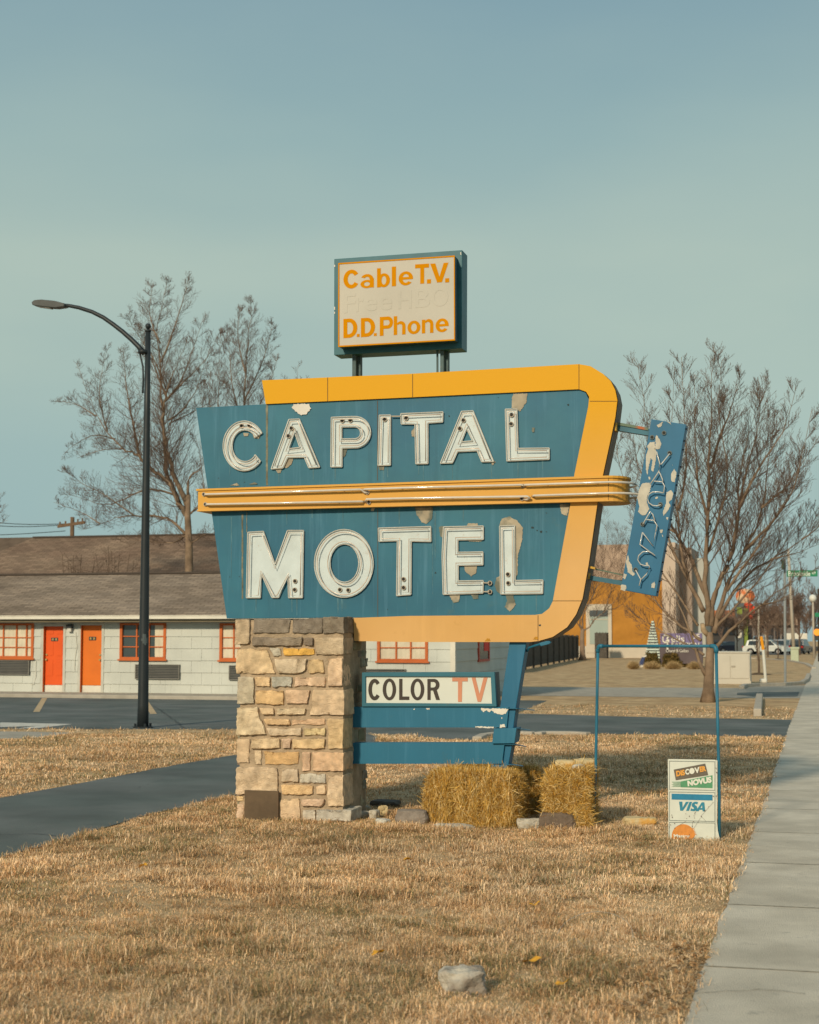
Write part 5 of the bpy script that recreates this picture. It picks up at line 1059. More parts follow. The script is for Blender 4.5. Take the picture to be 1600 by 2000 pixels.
def leafmass(name, base, sx, sy, sz, n, ls, cols, label, cat, seed, group=None, up=0.0):
    rs = np.random.RandomState(seed); d = rs.normal(size=(n, 3)); d /= np.linalg.norm(d, axis=1)[:, None]; d[:, 2] = np.abs(d[:, 2]); r = rs.uniform(.55, 1.0, n)**.5*(1+.12*np.sin(d[:, 0]*7+seed)+.1*np.cos(d[:, 1]*9))
    P = d*r[:, None]*np.array([sx, sy, sz]); a = rs.normal(size=(n, 3)); a /= np.linalg.norm(a, axis=1)[:, None]
    if up: a = d*.9+rs.normal(size=(n, 3))*.35; a[:, 2] += up; a /= np.linalg.norm(a, axis=1)[:, None]
    b = np.cross(a, rs.normal(size=(n, 3))); b /= np.linalg.norm(b, axis=1)[:, None]; L = ls*rs.uniform(.6, 1.5, n)[:, None]; W = L*(.5 if not up else .09)
    V = np.stack([P-b*W*.5, P+b*W*.5, P+a*L], 1).reshape(-1, 3); c = np.array(cols)[rs.randint(0, len(cols), n)]*rs.uniform(.75, 1.25, (n, 1)); C = np.repeat(np.concatenate([c, np.ones((n, 1))], 1), 3, 0)
    return tri_mesh(name, V, C, mat('foliage', (0, 0, 0), .9, 0, attr='col', spec=.05), base, label, cat, group)
def tri_mesh(name, V, C, m, base, label, cat, group=None, kind=None):
    me = bpy.data.meshes.new(name); n = len(V); me.vertices.add(n); me.vertices.foreach_set('co', V.astype(np.float32).ravel()); me.loops.add(n); me.loops.foreach_set('vertex_index', np.arange(n, dtype=np.int32))
    me.polygons.add(n//3); me.polygons.foreach_set('loop_start', np.arange(0, n, 3, dtype=np.int32)); me.polygons.foreach_set('loop_total', np.full(n//3, 3, dtype=np.int32)); me.update(calc_edges=True)
    a = me.color_attributes.new('col', 'FLOAT_COLOR', 'POINT'); a.data.foreach_set('color', C.astype(np.float32).ravel()); me.materials.append(m)
    ob_ = bpy.data.objects.new(name, me); COL.objects.link(ob_); ob_.location = base
    if label: tag(ob_, label, cat, group, kind)
    return ob_
hc = [(.10, .075, .025), (.15, .10, .03), (.07, .06, .025), (.19, .12, .04)]
for i, (u, w_, h_, lb) in enumerate(((1273, 17, 27, 'rounded brown green hedge bush under the striped tower'), (1313, 20, 29, 'rounded hedge bush centred under the purple sign'), (1345, 13, 24, 'darker hedge bush at the right end of the purple sign'))):
    B_ = G(u, 1303); k_ = B_.y/3000; leafmass('hedge_bush', B_, w_*k_, w_*k_*.7, h_*k_, 5000, .10, hc, lb, 'bush', 300+i, 'hedge bushes at the purple sign')
gc = [(.42, .30, .15), (.50, .36, .19), (.34, .23, .11)]
for i, (u, w_, lb) in enumerate(((1238, 8, 'tan ornamental grass clump left of the striped box'), (1274, 15, 'tan ornamental grass clump in front of the hedge under the tower'), (1315, 14, 'tan ornamental grass clump in front of the middle hedge'), (1357, 10, 'tan ornamental grass clump beside the big tree trunk'))):
    B_ = G(u, 1307); k_ = B_.y/3000; leafmass('grass_clump', B_, w_*k_*.75, w_*k_*.5, 6.5*k_, 1500, .25, gc, lb, 'grass clump', 320+i, 'tan grass clumps at the purple sign', up=.6)
# long dark shop with orange trim
SB = G(1420, 1272).y+10
shop = thing('long_shop_building', 'low brown shop building with dark windows and orange roof trim along the far lot', 'building', onY(1470, 1262, SB+30))
SYY = SB+40
def sbox(u0, v0, u1, v1, ya, yb, name, m, par=None):
    p0, p1 = onY(u0, v1, SYY), onY(u1, v0, SYY); return MB().box(p0.x, p1.x, SYY+ya, SYY+yb, p0.z, p1.z).build(name, m, par or shop)
sbox(1350, 1206, 1445, 1275, 0, 15, 'wall', mat('dark_shop_wall', (.05, .045, .042), .8, .3, .3)); sbox(1345, 1192, 1445, 1205.6, -1, 15, 'roof_trim', mat('orange_roof_trim', (.45, .16, .07), .8, .2, .4))
sbox(1446, 1198, 1560, 1221, 1, 15, 'roof', mat('tan_roof', (.30, .21, .15), .8, .15, .3)); sbox(1446, 1221.5, 1560, 1275, 2, 15, 'wall', mat('grey_shop_wall', (.19, .165, .15), .8, .2, .3))
for u0, u1 in ((1460, 1468), (1480, 1487), (1498, 1510), (1514, 1522), (1527, 1534)): sbox(u0, 1224, u1, 1248, 1.7, 1.95, 'window', mat('shop_glass', (.02, .025, .03), .2, .1))
for i in range(5): sbox(1360+i*16, 1212, 1372+i*16, 1240, -.2, -.05, 'window', MATS['shop_glass'])
# gas-type pylon sign
PG = G(1448, 1276).y-14; pyl = thing('pylon_sign', 'dark grey pylon sign with a green edge and vertical white lettering', 'sign', (onY(1448, 1280, PG).x, PG, gz(PG)))
def gbox(u0, v0, u1, v1, Y, d, name, m, par, bottom=False):
    p0, p1 = onY(u0, v1, Y), onY(u1, v0, Y); return MB().box(p0.x, p1.x, Y, Y+d, gz(Y) if bottom else p0.z, p1.z).build(name, m, par)
gbox(1436, 1178, 1453, 1276, PG, .5, 'tower', mat('slate_panel', (.085, .10, .105), .6, .15, .5), pyl, True); gbox(1453.2, 1188, 1460, 1276, PG, .5, 'green_edge', mat('green_panel', (.17, .22, .03), .6, .15, .5), pyl, True); gbox(1440, 1186, 1450, 1200, PG-.06, .05, 'green_emblem', MATS['green_panel'], pyl)
q = MB()
for i, c_ in enumerate('midtown'):
    v0 = 1246-i*5.6; text(q, c_, [(1441, v0), (1441, v0-5), (1449, v0-5), (1449, v0)], PG-.01, .05, .05)
q.build('lettering', white_m, pyl)
rg = random.Random(77)
for nm, lb, blobs, m in (('round_sign_topper', 'large orange and cream ball shaped topper above the pylon', [(1456, 1165, 19, 15)], mat('orange_lattice', (.60, .16, .05), .7, .2, 1.0, c2=(.60, .45, .30), mask=(.48, .56))), ('red_cluster_sign', 'bright red orange lumpy sign cluster stepping down right of the pylon', [(1462, 1184, 9, 7), (1467, 1195, 8, 7), (1465, 1204, 7, 6), (1473, 1189, 4, 5)], mat('bright_red_panel', (.80, .07, .02), .6, .2, 2))):
    Yg = PG+.8; c0 = onY(blobs[0][0], blobs[0][1], Yg); T = thing(nm, lb, 'sign', (c0.x, Yg, gz(Yg))); k_ = Yg/3000; bmm = bmesh.new()
    for (u, v, rx, rz_) in blobs:
        c = onY(u, v, Yg); mtx = Matrix.Translation(c-ORG[T.name]) @ Matrix.Diagonal((rx*k_, .5, rz_*k_, 1)); bmesh.ops.create_icosphere(bmm, subdivisions=2, radius=1, matrix=mtx)
    me = bpy.data.meshes.new('lumps'); bmm.to_mesh(me); bmm.free(); me.materials.append(m); o = bpy.data.objects.new('lumps', me); COL.objects.link(o); o.parent = T
    q = MB(); q.tube([(c0.x, Yg, gz(Yg)), (c0.x, Yg, c0.z)], .12, 6); q.build('pole', dark_m, T)
# utility cabinet
CB = G(1430, 1336); cab = thing('utility_cabinet', 'large pale beige utility cabinet with double doors behind the pipe frame', 'cabinet', CB); cy = CB.y; beige = mat('beige_cabinet', (.50, .465, .39), .5, .05, 1.5, dirt=((.38, .34, .27), .4))
p0, p1 = onY(1388, 1336, cy), onY(1465, 1276, cy); MB().box(p0.x, p1.x, cy, cy+1.0, gz(cy)-.02, p1.z).build('body', beige, cab, bevel=.02)
q = MB(); q.box(p0.x-.03, p1.x+.03, cy-.03, cy+1.03, p1.z+.001, p1.z+.06); q.build('lid', beige, cab, bevel=.02); q = MB(); q.box(p0.x-.02, p1.x+.02, cy-.025, cy-.001, gz(cy), gz(cy)+.12); q.build('plinth', beige, cab)
for u0, u1 in ((1391, 1426), (1428.5, 1463)):
    a, b_ = onY(u0, 1325, cy), onY(u1, 1281, cy); d_ = MB().box(a.x, b_.x, cy-.022, cy-.001, a.z, b_.z).build('door', beige, cab, bevel=.006)
a = onY(1431, 1301, cy); MB().box(a.x-.05, a.x+.1, cy-.05, cy-.024, a.z-.03, a.z+.02).build('handle', conc2_m, cab)
# marker post
MP = G(1496, 1334); mk = thing('marker_post', 'leaning white marker post with an orange top and a white block base', 'marker post', MP); t_ = onY(1487, 1243, MP.y); m_ = onY(1491, 1269, MP.y)
MB().tube([MP, m_], .055, 8).build('pole', mat('post_white', (.62, .62, .56), .6, .05), mk); MB().tube([m_, t_], .06, 8).build('orange_top', mat('post_orange', (.75, .30, .01), .6, .05), mk); rb_ = MB(); a = onY(1484, 1334, MP.y); rb_.box(a.x, MP.x+.05, MP.y-.1, MP.y+.25, MP.z, MP.z+.16); rb_.build('base', MATS['post_white'], mk, bevel=.05)
# street sign pole
SP = G(1534, 1338); ss = thing('street_sign', 'green street name sign on a tall grey pole reading Brookside', 'street sign', SP); sy = SP.y; tp_ = onY(1533, 1092, sy)
MB().tube([SP, tp_], .045, 8).build('pole', mat('galvanized', (.26, .28, .28), .5, .1, 3), ss); gr = mat('sign_green', (.01, .20, .095), .45, .05)
p0, p1 = onY(1537, 1126.5, sy), onY(1597, 1113.5, sy); B2 = MB().box(p0.x, p1.x, sy-.02, sy+.0, p0.z, p1.z).build('name_plate', gr, ss, bevel=.004)
q = MB(); text(q, 'Brookside', rect(1540, 1115.5, 1583, 1125), sy-.022, .006, .005); text(q, 'CT', rect(1586, 1117, 1594, 1121.5), sy-.022, .006, .03); q.build('lettering', mat('sign_white', (.75, .75, .68), .5, .03), B2)
p0, p1 = onY(1527, 1112, sy), onY(1533, 1095, sy); MB().box(p0.x, p1.x-.02, sy-.3, sy+.3, p0.z, p1.z).build('cross_plate', mat('sign_green_edge', (.01, .08, .05), .5), ss)
# poles and lamps along the far street
def polet(u0, v0, D_, u1, v1, r, m, name, label, cat, group=None):
    b0 = onY(u0, v0, D_); b0.z = gz(D_); t_ = onY(u1, v1, D_); T = thing(name, label, cat, b0, group); MB().tube([b0, t_], [r, r*.7], 8).build('pole', m, T, smooth=True); return T, t_
pm = mat('pale_pole', (.42, .37, .30), .8, .1, 2)
polet(1482, 1280, 120, 1482, 1190, .10, pm, 'sign_pole', 'straight pale pole just left of the orange marker post', 'pole'); polet(1496, 1270, 170, 1495, 1190, .12, pm, 'sign_pole', 'second pale pole farther off right of the marker post', 'pole')
polet(1551, 1262, 150, 1540, 1072, .17, pm, 'leaning_pole', 'tall pale wooden pole leaning left behind the street sign', 'pole')
T, t_ = polet(1590, 1266, 140, 1588, 1176, .11, pm, 'lantern_post', 'lamp post with a pale round globe near the right edge', 'street lamp')
q = MB(); q.tube([t_+Vector((0, 0, .45*(1-math.cos(math.pi*i/8))/2*1.5)) for i in range(9)], [max(.01, .33*math.sin(math.pi*i/8)) for i in range(9)], 10); q.build('globe', mat('globe', (.65, .64, .58), .4, .03), T, smooth=True)
T, t_ = polet(1602, 1275, 120, 1600, 1150, .16, mat('dark_wood', (.06, .045, .035), .9, .2), 'traffic_signal', 'dark signal post at the right edge with an orange light and a green sign', 'traffic signal')
sg = onY(1596, 1235, 120); q = MB(); q.box(sg.x-.2, sg.x+.25, 119.6, 119.85, sg.z-.6, sg.z+.45); q.build('signal_box', dark_m, T); q = MB(); q.tube([(sg.x+.02, 119.58, sg.z), (sg.x+.02, 119.5, sg.z)], .26, 12)
em = bpy.data.materials.new('amber_lamp'); em.use_nodes = True; eb = em.node_tree.nodes['Principled BSDF']; eb.inputs['Base Color'].default_value = (.8, .25, .01, 1); eb.inputs['Emission Color'].default_value = (1, .32, .03, 1); eb.inputs['Emission Strength'].default_value = .5
q.build('signal_lamp', em, T); a = onY(1592, 1205, 119.5); b_ = onY(1604, 1197, 119.5); MB().box(a.x, b_.x, 119.4, 119.5, a.z, b_.z).build('green_plate', gr, T)
# small green service box on the far lawn
gbp = G(1553, 1292); gbt = thing('service_box', 'small pale green service pedestal on the far lawn near the sidewalk', 'box', gbp); p0, p1 = onY(1545, 1292, gbp.y), onY(1560, 1268, gbp.y)
lg = mat('pale_green_box', (.42, .46, .33), .6, .08); MB().box(p0.x, p1.x, gbp.y, gbp.y+.6, gz(gbp.y), p1.z).build('body', lg, gbt, bevel=.03); MB().box(p0.x-.04, p1.x+.06, gbp.y-.05, gbp.y+.65, p1.z+.002, p1.z+.16).build('lid', lg, gbt, bevel=.03)
# ------------------------------------------------------------ cars
def car(label, color, u, D_, heading, L=4.6, H=1.6, W=1.8, kind='suv', m=None):
    base = onY(u, 1260, D_); base.z = gz(D_)+.012; T = thing('parked_car', label, 'car', base, 'cars on the far lot'); T.rotation_euler.z = heading
    h = H; k = L/4.6
    prof = [(-2.28, .35), (-2.3, .75), (-2.1, .95), (-1.95, 1.0), (-1.8, h-.08), (-1.4, h), (.2, h), (.6, h-.06), (1.25, 1.05), (2.1, .92), (2.27, .72), (2.3, .35)] if kind == 'suv' else [(-2.28, .35), (-2.3, .8), (-2.1, .98), (-1.4, 1.02), (-.9, h-.04), (-.4, h), (.3, h), (.7, h-.06), (1.25, 1.0), (2.1, .85), (2.27, .7), (2.3, .35)]
    def arch(cx): return [(cx+.38*math.cos(a), .35+.36*math.sin(a)) for a in [math.pi*i/8 for i in range(9)]]
    bot = [(p[0], p[1]) for p in arch(1.4)]+[(p[0], p[1]) for p in arch(-1.45)]
    pr = prof+bot; mb = MB(); pts = [Vector((x*k, -W/2, z)) for x, z in pr]; mb.prism(pts, (0, W, 0))
    for i, (x, y, z) in enumerate(mb.v):
        if z > 1.0: mb.v[i] = (x, y*(1-.16*(z-1.0)/(h-1.0)), z)
    cm_ = mat('car_'+color[0], color[1], .3, .03, 1, metal=.1, spec=.5, coat=.6); B_ = mb.build('body', cm_, None, bevel=.03); B_.parent = T
    gl = MB(); yy = W/2
    for s_ in (-1, 1):
        def gpnt(x, z): return Vector((x*k, s_*(yy*(1-.16*(z-1.0)/(h-1.0))+.006), z))
        for a_, b__ in ((-1.7, -.72), (-.66, .22), (.28, 1.1)):
            tx0 = max(a_+.05, -1.6); tx1 = min(b__, .62) if b__ > .5 else b__
            gl.prism([gpnt(a_, 1.03), gpnt(b__, 1.03), gpnt(tx1, h-.12), gpnt(tx0, h-.12)], (0, -s_*.004, 0))
    gl.prism([Vector((-2.02*k, -W*.42, 1.04)), Vector((-2.02*k, W*.42, 1.04)), Vector((-1.85*k, W*.36, h-.14)), Vector((-1.85*k, -W*.36, h-.14))], (.04, 0, 0)) if kind == 'suv' else None
    gl.prism([Vector((1.30*k, -W*.42, 1.05)), Vector((1.30*k, W*.42, 1.05)), Vector((.70*k, W*.36, h-.08)), Vector((.70*k, -W*.36, h-.08))], (-.04, 0, .02))
    o = gl.build('window', mat('car_glass', (.02, .03, .035), .1, 0, spec=.8), None); o.parent = T
    for cx in (1.4, -1.45):
        for s_ in (-1, 1):
            wm = MB(); wm.tube([(cx*k, s_*(W/2-.2), .33), (cx*k, s_*(W/2+.0), .33)], .33, 16); o = wm.build('wheel', mat('tyre', (.02, .02, .02), .9, 0), None); o.parent = T
            hb = MB(); hb.tube([(cx*k, s_*(W/2+.001), .33), (cx*k, s_*(W/2+.012), .33)], .2, 12); o2 = hb.build('rim', mat('alloy', (.4, .4, .4), .4, 0, metal=.8), None); o2.parent = o
    for s_ in (-1, 1):
        hl = MB(); hl.box(2.2*k, 2.29*k, s_*.65-.17, s_*.65+.17, .66, .80); o = hl.build('headlight', mat('headlight', (.6, .6, .55), .2, 0), None); o.parent = T
        hl = MB(); hl.box(-2.33*k, -2.24*k, s_*.72-.12, s_*.72+.12, .72, .95); o = hl.build('tail_light', mat('tail_light', (.4, .02, .01), .3, 0), None); o.parent = T
    pb = MB(); pb.box(-2.34*k, -2.305*k, -.25, .25, .55, .68); o = pb.build('number_plate', white_m, None); o.parent = T
    return T
car('white wagon parked side on behind the orange marker post', ('white', (.62, .64, .60)), 1497, 178, R(-12), 5.0, 1.65)
car('pale blue van behind the roof of the white wagon', ('blue', (.22, .30, .36)), 1495, 215, R(60), 4.4, 2.2)
car('silver car with red lamps left of the dark truck rear', ('silver', (.35, .33, .32)), 1529, 200, R(75), 4.5, 1.7)
car('dark blue vehicle seen from behind near the white trailer', ('navy', (.012, .022, .035)), 1562, 185, R(80), 4.6, 1.75)
car('black car partly hidden by the big tree trunk', ('black', (.012, .014, .018)), 1395, 200, R(10), 4.6, 1.6)
car('dark blue saloon just left of the pylon', ('ink', (.014, .018, .03)), 1425, 188, R(35), 4.5, 1.45, kind='sedan')
TYb = 205; tb = onY(1556, 1262, TYb); tb.z = gz(TYb); tt = thing('box_trailer', 'white box trailer behind the dark vehicle', 'trailer', tb); p0, p1 = onY(1537, 1252, TYb), onY(1577, 1237, TYb); MB().box(p0.x, p1.x, TYb, TYb+2.4, p0.z, p1.z).build('box', white_m, tt, bevel=.05)
q = MB()
for u in (1543, 1570): c = onY(u, 1260, TYb); q.tube([(c.x, TYb+.2, gz(TYb)+.4), (c.x, TYb+.45, gz(TYb)+.4)], .4, 12)
q.build('wheel', MATS['tyre'], tt)
# ------------------------------------------------------------ pipe frame and card sign
A_ = G(1159, 1614); B_ = G(1405, 1641); At = onY(1168, 1262, A_.y); Bt = onY(1399, 1262, B_.y); pf = thing('pipe_frame', 'thin blue painted pipe frame standing open in the dry grass', 'frame', A_)
bp_m = mat('blue_pipe_paint', (.022, .14, .22), .45, .15, 6, dirt=((.16, .14, .10), .5), streak=.2)
def bendpts(P, r=.03):
    return P
q = MB(); m1 = onY(1164, 1492, A_.y); m0 = onY(1166.5, 1357, A_.y); q.tube([A_-Vector((0, 0, .1)), m1, m0, At-Vector((0, 0, .03))], .0130, 10); q.build('upright', bp_m, pf, smooth=True)
q = MB(); m1 = onY(1402.5, 1430, B_.y); q.tube([B_-Vector((0, 0, .1)), onY(1405, 1540, B_.y), m1, Bt-Vector((0, 0, .03))], .0130, 10); q.build('upright', bp_m, pf, smooth=True)
q = MB(); d = (Bt-At).normalized(); q.tube([At+d*.03, Bt-d*.03], .0125, 10); q.build('crossbar', bp_m, pf, smooth=True)
for P, s_ in ((At, 1), (Bt, -1)):
    q = MB(); dd = d*s_; pts = [P+Vector((0, 0, -.055)), P+Vector((0, 0, -.03)), P+dd*.006+Vector((0, 0, -.012)), P+dd*.014+Vector((0, 0, -.003)), P+dd*.03, P+dd*.055]; q.tube(pts, [.0175, .0185, .0185, .0185, .0185, .0175], 12); q.build('elbow', bp_m, pf, smooth=True)
ZV = zc(1290, 1470, .09); VY = B_.y-.045
cs = thing('payment_card_sign', 'small worn white metal sign with card logos leaning on the right pipe', 'sign', onY(1350, 1638, VY))
vw_m = mat('white_enamel', (.60, .62, .55), .45, .06, 8, dirt=((.42, .40, .32), .5))
bd_ = MB(); bd_.px(ZV([(162, 150), (175, 140), (1190, 156), (1200, 165), (1196, 2000), (178, 1950)]), VY, .006); bo_ = bd_.build('board', vw_m, cs)
q = MB(); fl = ZV([(1200, 160), (1240, 172), (1238, 600), (1234, 1000), (1230, 1500), (1250, 1700), (1285, 1860), (1290, 1960), (1198, 1990)]); q.px(fl, VY+.006, .006); q.build('bent_flange', mat('white_flange', (.56, .57, .50), .5, .1, 10, dirt=((.3, .22, .15), .5)), cs)
q = MB()
for y0, y1 in ((178, 815), (848, 1490), (1508, 2100)):
    yb = min(y1, 1960); q.px([ZV([(193, y0), (1187, y0+15), (1187, yb+12), (193, yb-12)]), ZV([(203, y0+12), (1177, y0+27), (1177, yb), (203, yb-24)])], VY-.0025, .002)
q.build('rule', mat('grey_rule', (.17, .20, .19), .6, .1), cs)
q = MB(); q.px(ZV([(290, 370), (975, 238), (1040, 490), (335, 600)]), VY-.003, .0025); q.build('card_logo', mat('brown_logo', (.125, .105, .08), .6, .15, 30, dirt=((.4, .4, .35), .5)), cs)
def slant(q, s, x0, x1, yt0, yb0, yt1, yb1, z=.0035, bold=.05, th=.003, shear=0): text(q, s, ZV([(x0, yt0), (x1, yt1), (x1+12, yb1), (x0+12, yb0)]), VY-z, th, bold, shear)
q = MB(); slant(q, 'DIS', 340, 525, 400, 520, 365, 490); slant(q, 'ER', 850, 985, 305, 425, 290, 400); q.build('lettering', mat('logo_orange', (.72, .33, .06), .6, .08, 30), cs)
q = MB(); slant(q, 'C', 535, 620, 362, 485, 348, 470); slant(q, 'O', 625, 735, 345, 470, 330, 455, bold=.12); slant(q, 'V', 735, 850, 330, 455, 308, 430); slant(q, 'NOVUS', 585, 1105, 610, 735, 515, 650, bold=.06); q.px(ZV(arc(685, 400, 58, 66, 0, 345, 23)), VY-.0075, .001); q.build('lettering', mat('logo_white', (.66, .66, .58), .6, .05, 30), cs)
q = MB(); q.px(ZV([(440, 628), (1133, 492), (1133, 772), (440, 750)]), VY-.0028, .0023)
for i in range(7): y = 635+i*17; q.px(ZV([(245+(i % 3)*20, y), (438, y-3), (438, y+5), (245+(i % 3)*20, y+5)]), VY-.0028, .0023)
q.build('green_band', mat('logo_green', (.085, .27, .14), .6, .1, 30), cs)
q = MB(); q.px(ZV([(245, 892), (1133, 915), (1133, 1040), (245, 1018)]), VY-.003, .0025); q.build('blue_band', mat('logo_blue', (.02, .19, .33), .6, .1, 20, dirt=((.1, .3, .33), .5)), cs)
q = MB()
q.px(ZV([(405, 1065), (478, 1065), (483, 1195), (555, 1068), (620, 1068), (490, 1262), (432, 1262)]), VY-.003, .0025); q.px(ZV([(632, 1070), (690, 1070), (620, 1263), (558, 1263)]), VY-.003, .0025)
q.px(ZV([(820, 1080), (800, 1122), (760, 1110), (745, 1118), (752, 1140), (790, 1165), (802, 1200), (785, 1245), (735, 1272), (650, 1262), (668, 1215), (710, 1228), (732, 1218), (725, 1198), (690, 1172), (680, 1140), (695, 1095), (745, 1068), (790, 1068)]), VY-.003, .0025)
q.px([ZV([(900, 1078), (955, 1080), (975, 1277), (920, 1275), (912, 1240), (850, 1240), (830, 1272), (765, 1272)]), ZV([(905, 1140), (910, 1205), (868, 1205)])], VY-.003, .0025); q.build('lettering', mat('visa_teal', (.03, .21, .30), .6, .12, 20), cs)
q = MB(); q.px(ZV(arc(500, 1810, 252, 255, 0, 180, 22)+[(248, 1960), (640, 1960)]), VY-.003, .0025)
for i in range(5): y = 1640+i*32; q.px(ZV([(700, y), (735+i*12, y), (735+i*12, y+14), (700, y+14)]), VY-.0036, .001)
q.build('half_disc', mat('logo_disc_orange', (.62, .24, .05), .6, .15, 30, dirt=((.3, .12, .04), .6)), cs)
q = MB(); slant(q, 'Master', 285, 640, 1770, 1840, 1780, 1850, bold=.05); q.build('lettering', MATS['logo_white'], cs)
q = MB(); rg = random.Random(3)
for (u, v) in [(550, 1330), (630, 1380), (572, 1430), (755, 1296), (748, 1330), (733, 1370), (738, 1420), (890, 1390), (1045, 1175), (1145, 1080), (965, 1255), (250, 1357), (258, 1404), (220, 1570), (310, 1540), (820, 1505), (722, 1498), (1220, 430), (1212, 942), (1150, 950), (690, 1600), (790, 1790), (315, 1645), (630, 1790), (195, 1615), (672, 1210), (1205, 340)]:
    s_ = rg.uniform(5, 11); q.px(jag(ZV([(u-s_, v-s_*1.2), (u+s_, v-s_), (u+s_*.8, v+s_*1.3), (u-s_*.7, v+s_)]), .25, 1, int(u)), VY-.0085, .0015)
for a, c in (((1140, 1090), (880, 1380)), ((880, 1380), (985, 1480)), ((870, 1420), (730, 1640)), ((560, 1490), (300, 1640)), ((700, 1500), (690, 1700))):
    dx, dy = c[0]-a[0], c[1]-a[1]; l_ = math.hypot(dx, dy); nx, ny = -dy/l_*1.6, dx/l_*1.6; q.px(ZV([(a[0]-nx, a[1]-ny), (a[0]+nx, a[1]+ny), (c[0]+nx, c[1]+ny), (c[0]-nx, c[1]-ny)]), VY-.0038, .001)
q.build('rust_mark', mat('rust_mark', (.10, .05, .035), .8, .2, 30), cs)
# ------------------------------------------------------------ straw bales
straw_cols = np.array([(.62, .36, .075), (.70, .46, .14), (.50, .26, .04), (.78, .58, .27), (.32, .15, .02)])
def bale(base, sx, sy, sz, rot, n, label, seed, axis='z'):
    T = thing('straw_bale', label, 'straw bale', base, 'straw bales by the post'); T.rotation_euler.z = rot; rs = np.random.RandomState(seed)
    bm = bmesh.new(); bmesh.ops.create_cube(bm, size=1); bmesh.ops.subdivide_edges(bm, edges=bm.edges[:], cuts=9, use_grid_fill=True)
    for v in bm.verts:
        c = v.co; m = Vector((abs(c.x), abs(c.y), abs(c.z)))*2; rr = (m.x**5+m.y**5+m.z**5)**.2; c = c/max(rr, .001)*1.0 if rr > 1 else c
        nn = noise.noise(Vector((c.x*5, c.y*5, c.z*5))+Vector((seed, 0, 0)))*.06+.03*math.sin(c.x*26+seed); v.co = Vector((c.x*sx*(.90+nn*.3), c.y*sy*(.90+nn), c.z*sz*(.92+nn*.3)+sz*.5))
    me = bpy.data.meshes.new('core'); bm.to_mesh(me); bm.free(); me.materials.append(mat('straw_core', (.22, .12, .03), .9, .4, 30, .8, 120, spec=.05)); o = bpy.data.objects.new('core', me); COL.objects.link(o); o.parent = T  # core colour kept dark to stand for shade between the straws
    # straws on each face
    F_ = rs.choice(5, n, p=[.42, .14, .14, .24, .06]); a = rs.uniform(-.5, .5, n); b = rs.uniform(-.5, .5, n); P = np.zeros((n, 3)); D = np.zeros((n, 3)); Nn = np.zeros((n, 3))
    for f, (nx, ny, nz) in enumerate(((0, -1, 0), (1, 0, 0), (-1, 0, 0), (0, 0, 1), (0, 1, 0))):
        k = F_ == f
        if ny: P[k] = np.stack([a[k]*sx, np.full(k.sum(), ny*sy*.46), (b[k]+.5)*sz], 1)
        elif nx: P[k] = np.stack([np.full(k.sum(), nx*sx*.47), a[k]*sy, (b[k]+.5)*sz], 1)
        else: P[k] = np.stack([a[k]*sx, b[k]*sy, np.full(k.sum(), sz*.965)], 1)
        Nn[k] = (nx, ny, nz); g_ = rs.normal(size=(k.sum(), 3))
        if axis == 'z' and ny: g_ *= np.array([.34, .35, 1.2])
        if ny: P[k] += Nn[k]*(.022*np.sin(a[k]*34+2*np.sin(a[k]*9)))[:, None]
        g_ += np.array([0, 0, -.15])
        D[k] = g_
    cc_ = P/np.array([sx, sy, sz])-np.array([0, 0, .5]); rr_ = ((np.abs(cc_)*2)**5).sum(1)**(1/5); lim = .97+.05*np.sin(P[:, 0]*9+seed)*np.cos(P[:, 2]*13+seed*2); cc_ = np.where(rr_ > lim, (lim/rr_), 1.0)[:, None]*cc_; P = (cc_+np.array([0, 0, .5]))*np.array([sx, sy, sz])
    D -= Nn*(np.sum(D*Nn, 1)[:, None])*.65; D /= np.linalg.norm(D, axis=1)[:, None]; L = rs.uniform(.04, .16, n)[:, None]*(1+1.0*(rs.rand(n, 1) > .96)); P += Nn*rs.uniform(-.03, .014, n)[:, None]
    W = np.cross(D, Nn+rs.normal(size=(n, 3))*.5); W /= np.linalg.norm(W, axis=1)[:, None]; W *= rs.uniform(.0009, .0018, n)[:, None]
    bd = np.cross(D, W); A = P-D*L*.5; M = P+Nn*rs.uniform(0, .012, n)[:, None]; B = P+D*L*.5+Nn*(rs.uniform(-.01, .035, n)*(1+1.6*(rs.rand(n) > .92)))[:, None]
    V = np.stack([A-W, A+W, M+W, A-W, M+W, M-W, M-W, M+W, B], 1).reshape(-1, 3); V[:, 2] = np.maximum(V[:, 2], .003)
    c = straw_cols[rs.randint(0, 5, n)]*rs.uniform(.5, 1.35, (n, 1))*np.where(F_ == 3, 1.12, .98)[:, None]; C = np.repeat(np.concatenate([c, np.ones((n, 1))], 1), 9, 0)  # top straws tinted lighter than the sides, light put into their colour
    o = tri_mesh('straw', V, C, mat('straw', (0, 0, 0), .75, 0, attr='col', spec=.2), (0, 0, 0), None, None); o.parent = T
    return T
b1 = G(925, 1617); k_ = b1.y/3000/math.cos(YAW)
b1s = (onY(1018, 1560, b1.y).x-onY(824, 1560, b1.y).x); bale(Vector(((onY(1018, 1560, b1.y).x+onY(824, 1560, b1.y).x)/2, b1.y+.21, gz(b1.y))), b1s, .42, hgt(925, 1513, b1)*1.05, R(-2), 30000, 'long golden straw bale lying in front of the blue post foot', 5)
b3 = G(1108, 1622); x0, x1 = onY(1058, 1560, b3.y).x, onY(1150, 1560, b3.y).x
bale(Vector(((x0+x1)/2, b3.y+.36, gz(b3.y))), x1-x0, .72, hgt(1108, 1506, b3)*1.04, R(3), 21000, 'end-on straw bale with pale stones on top beside the left pipe', 6, axis='n')
b2y = b1.y+.95; x0, x1 = onY(892, 1550, b2y).x, onY(1060, 1550, b2y).x
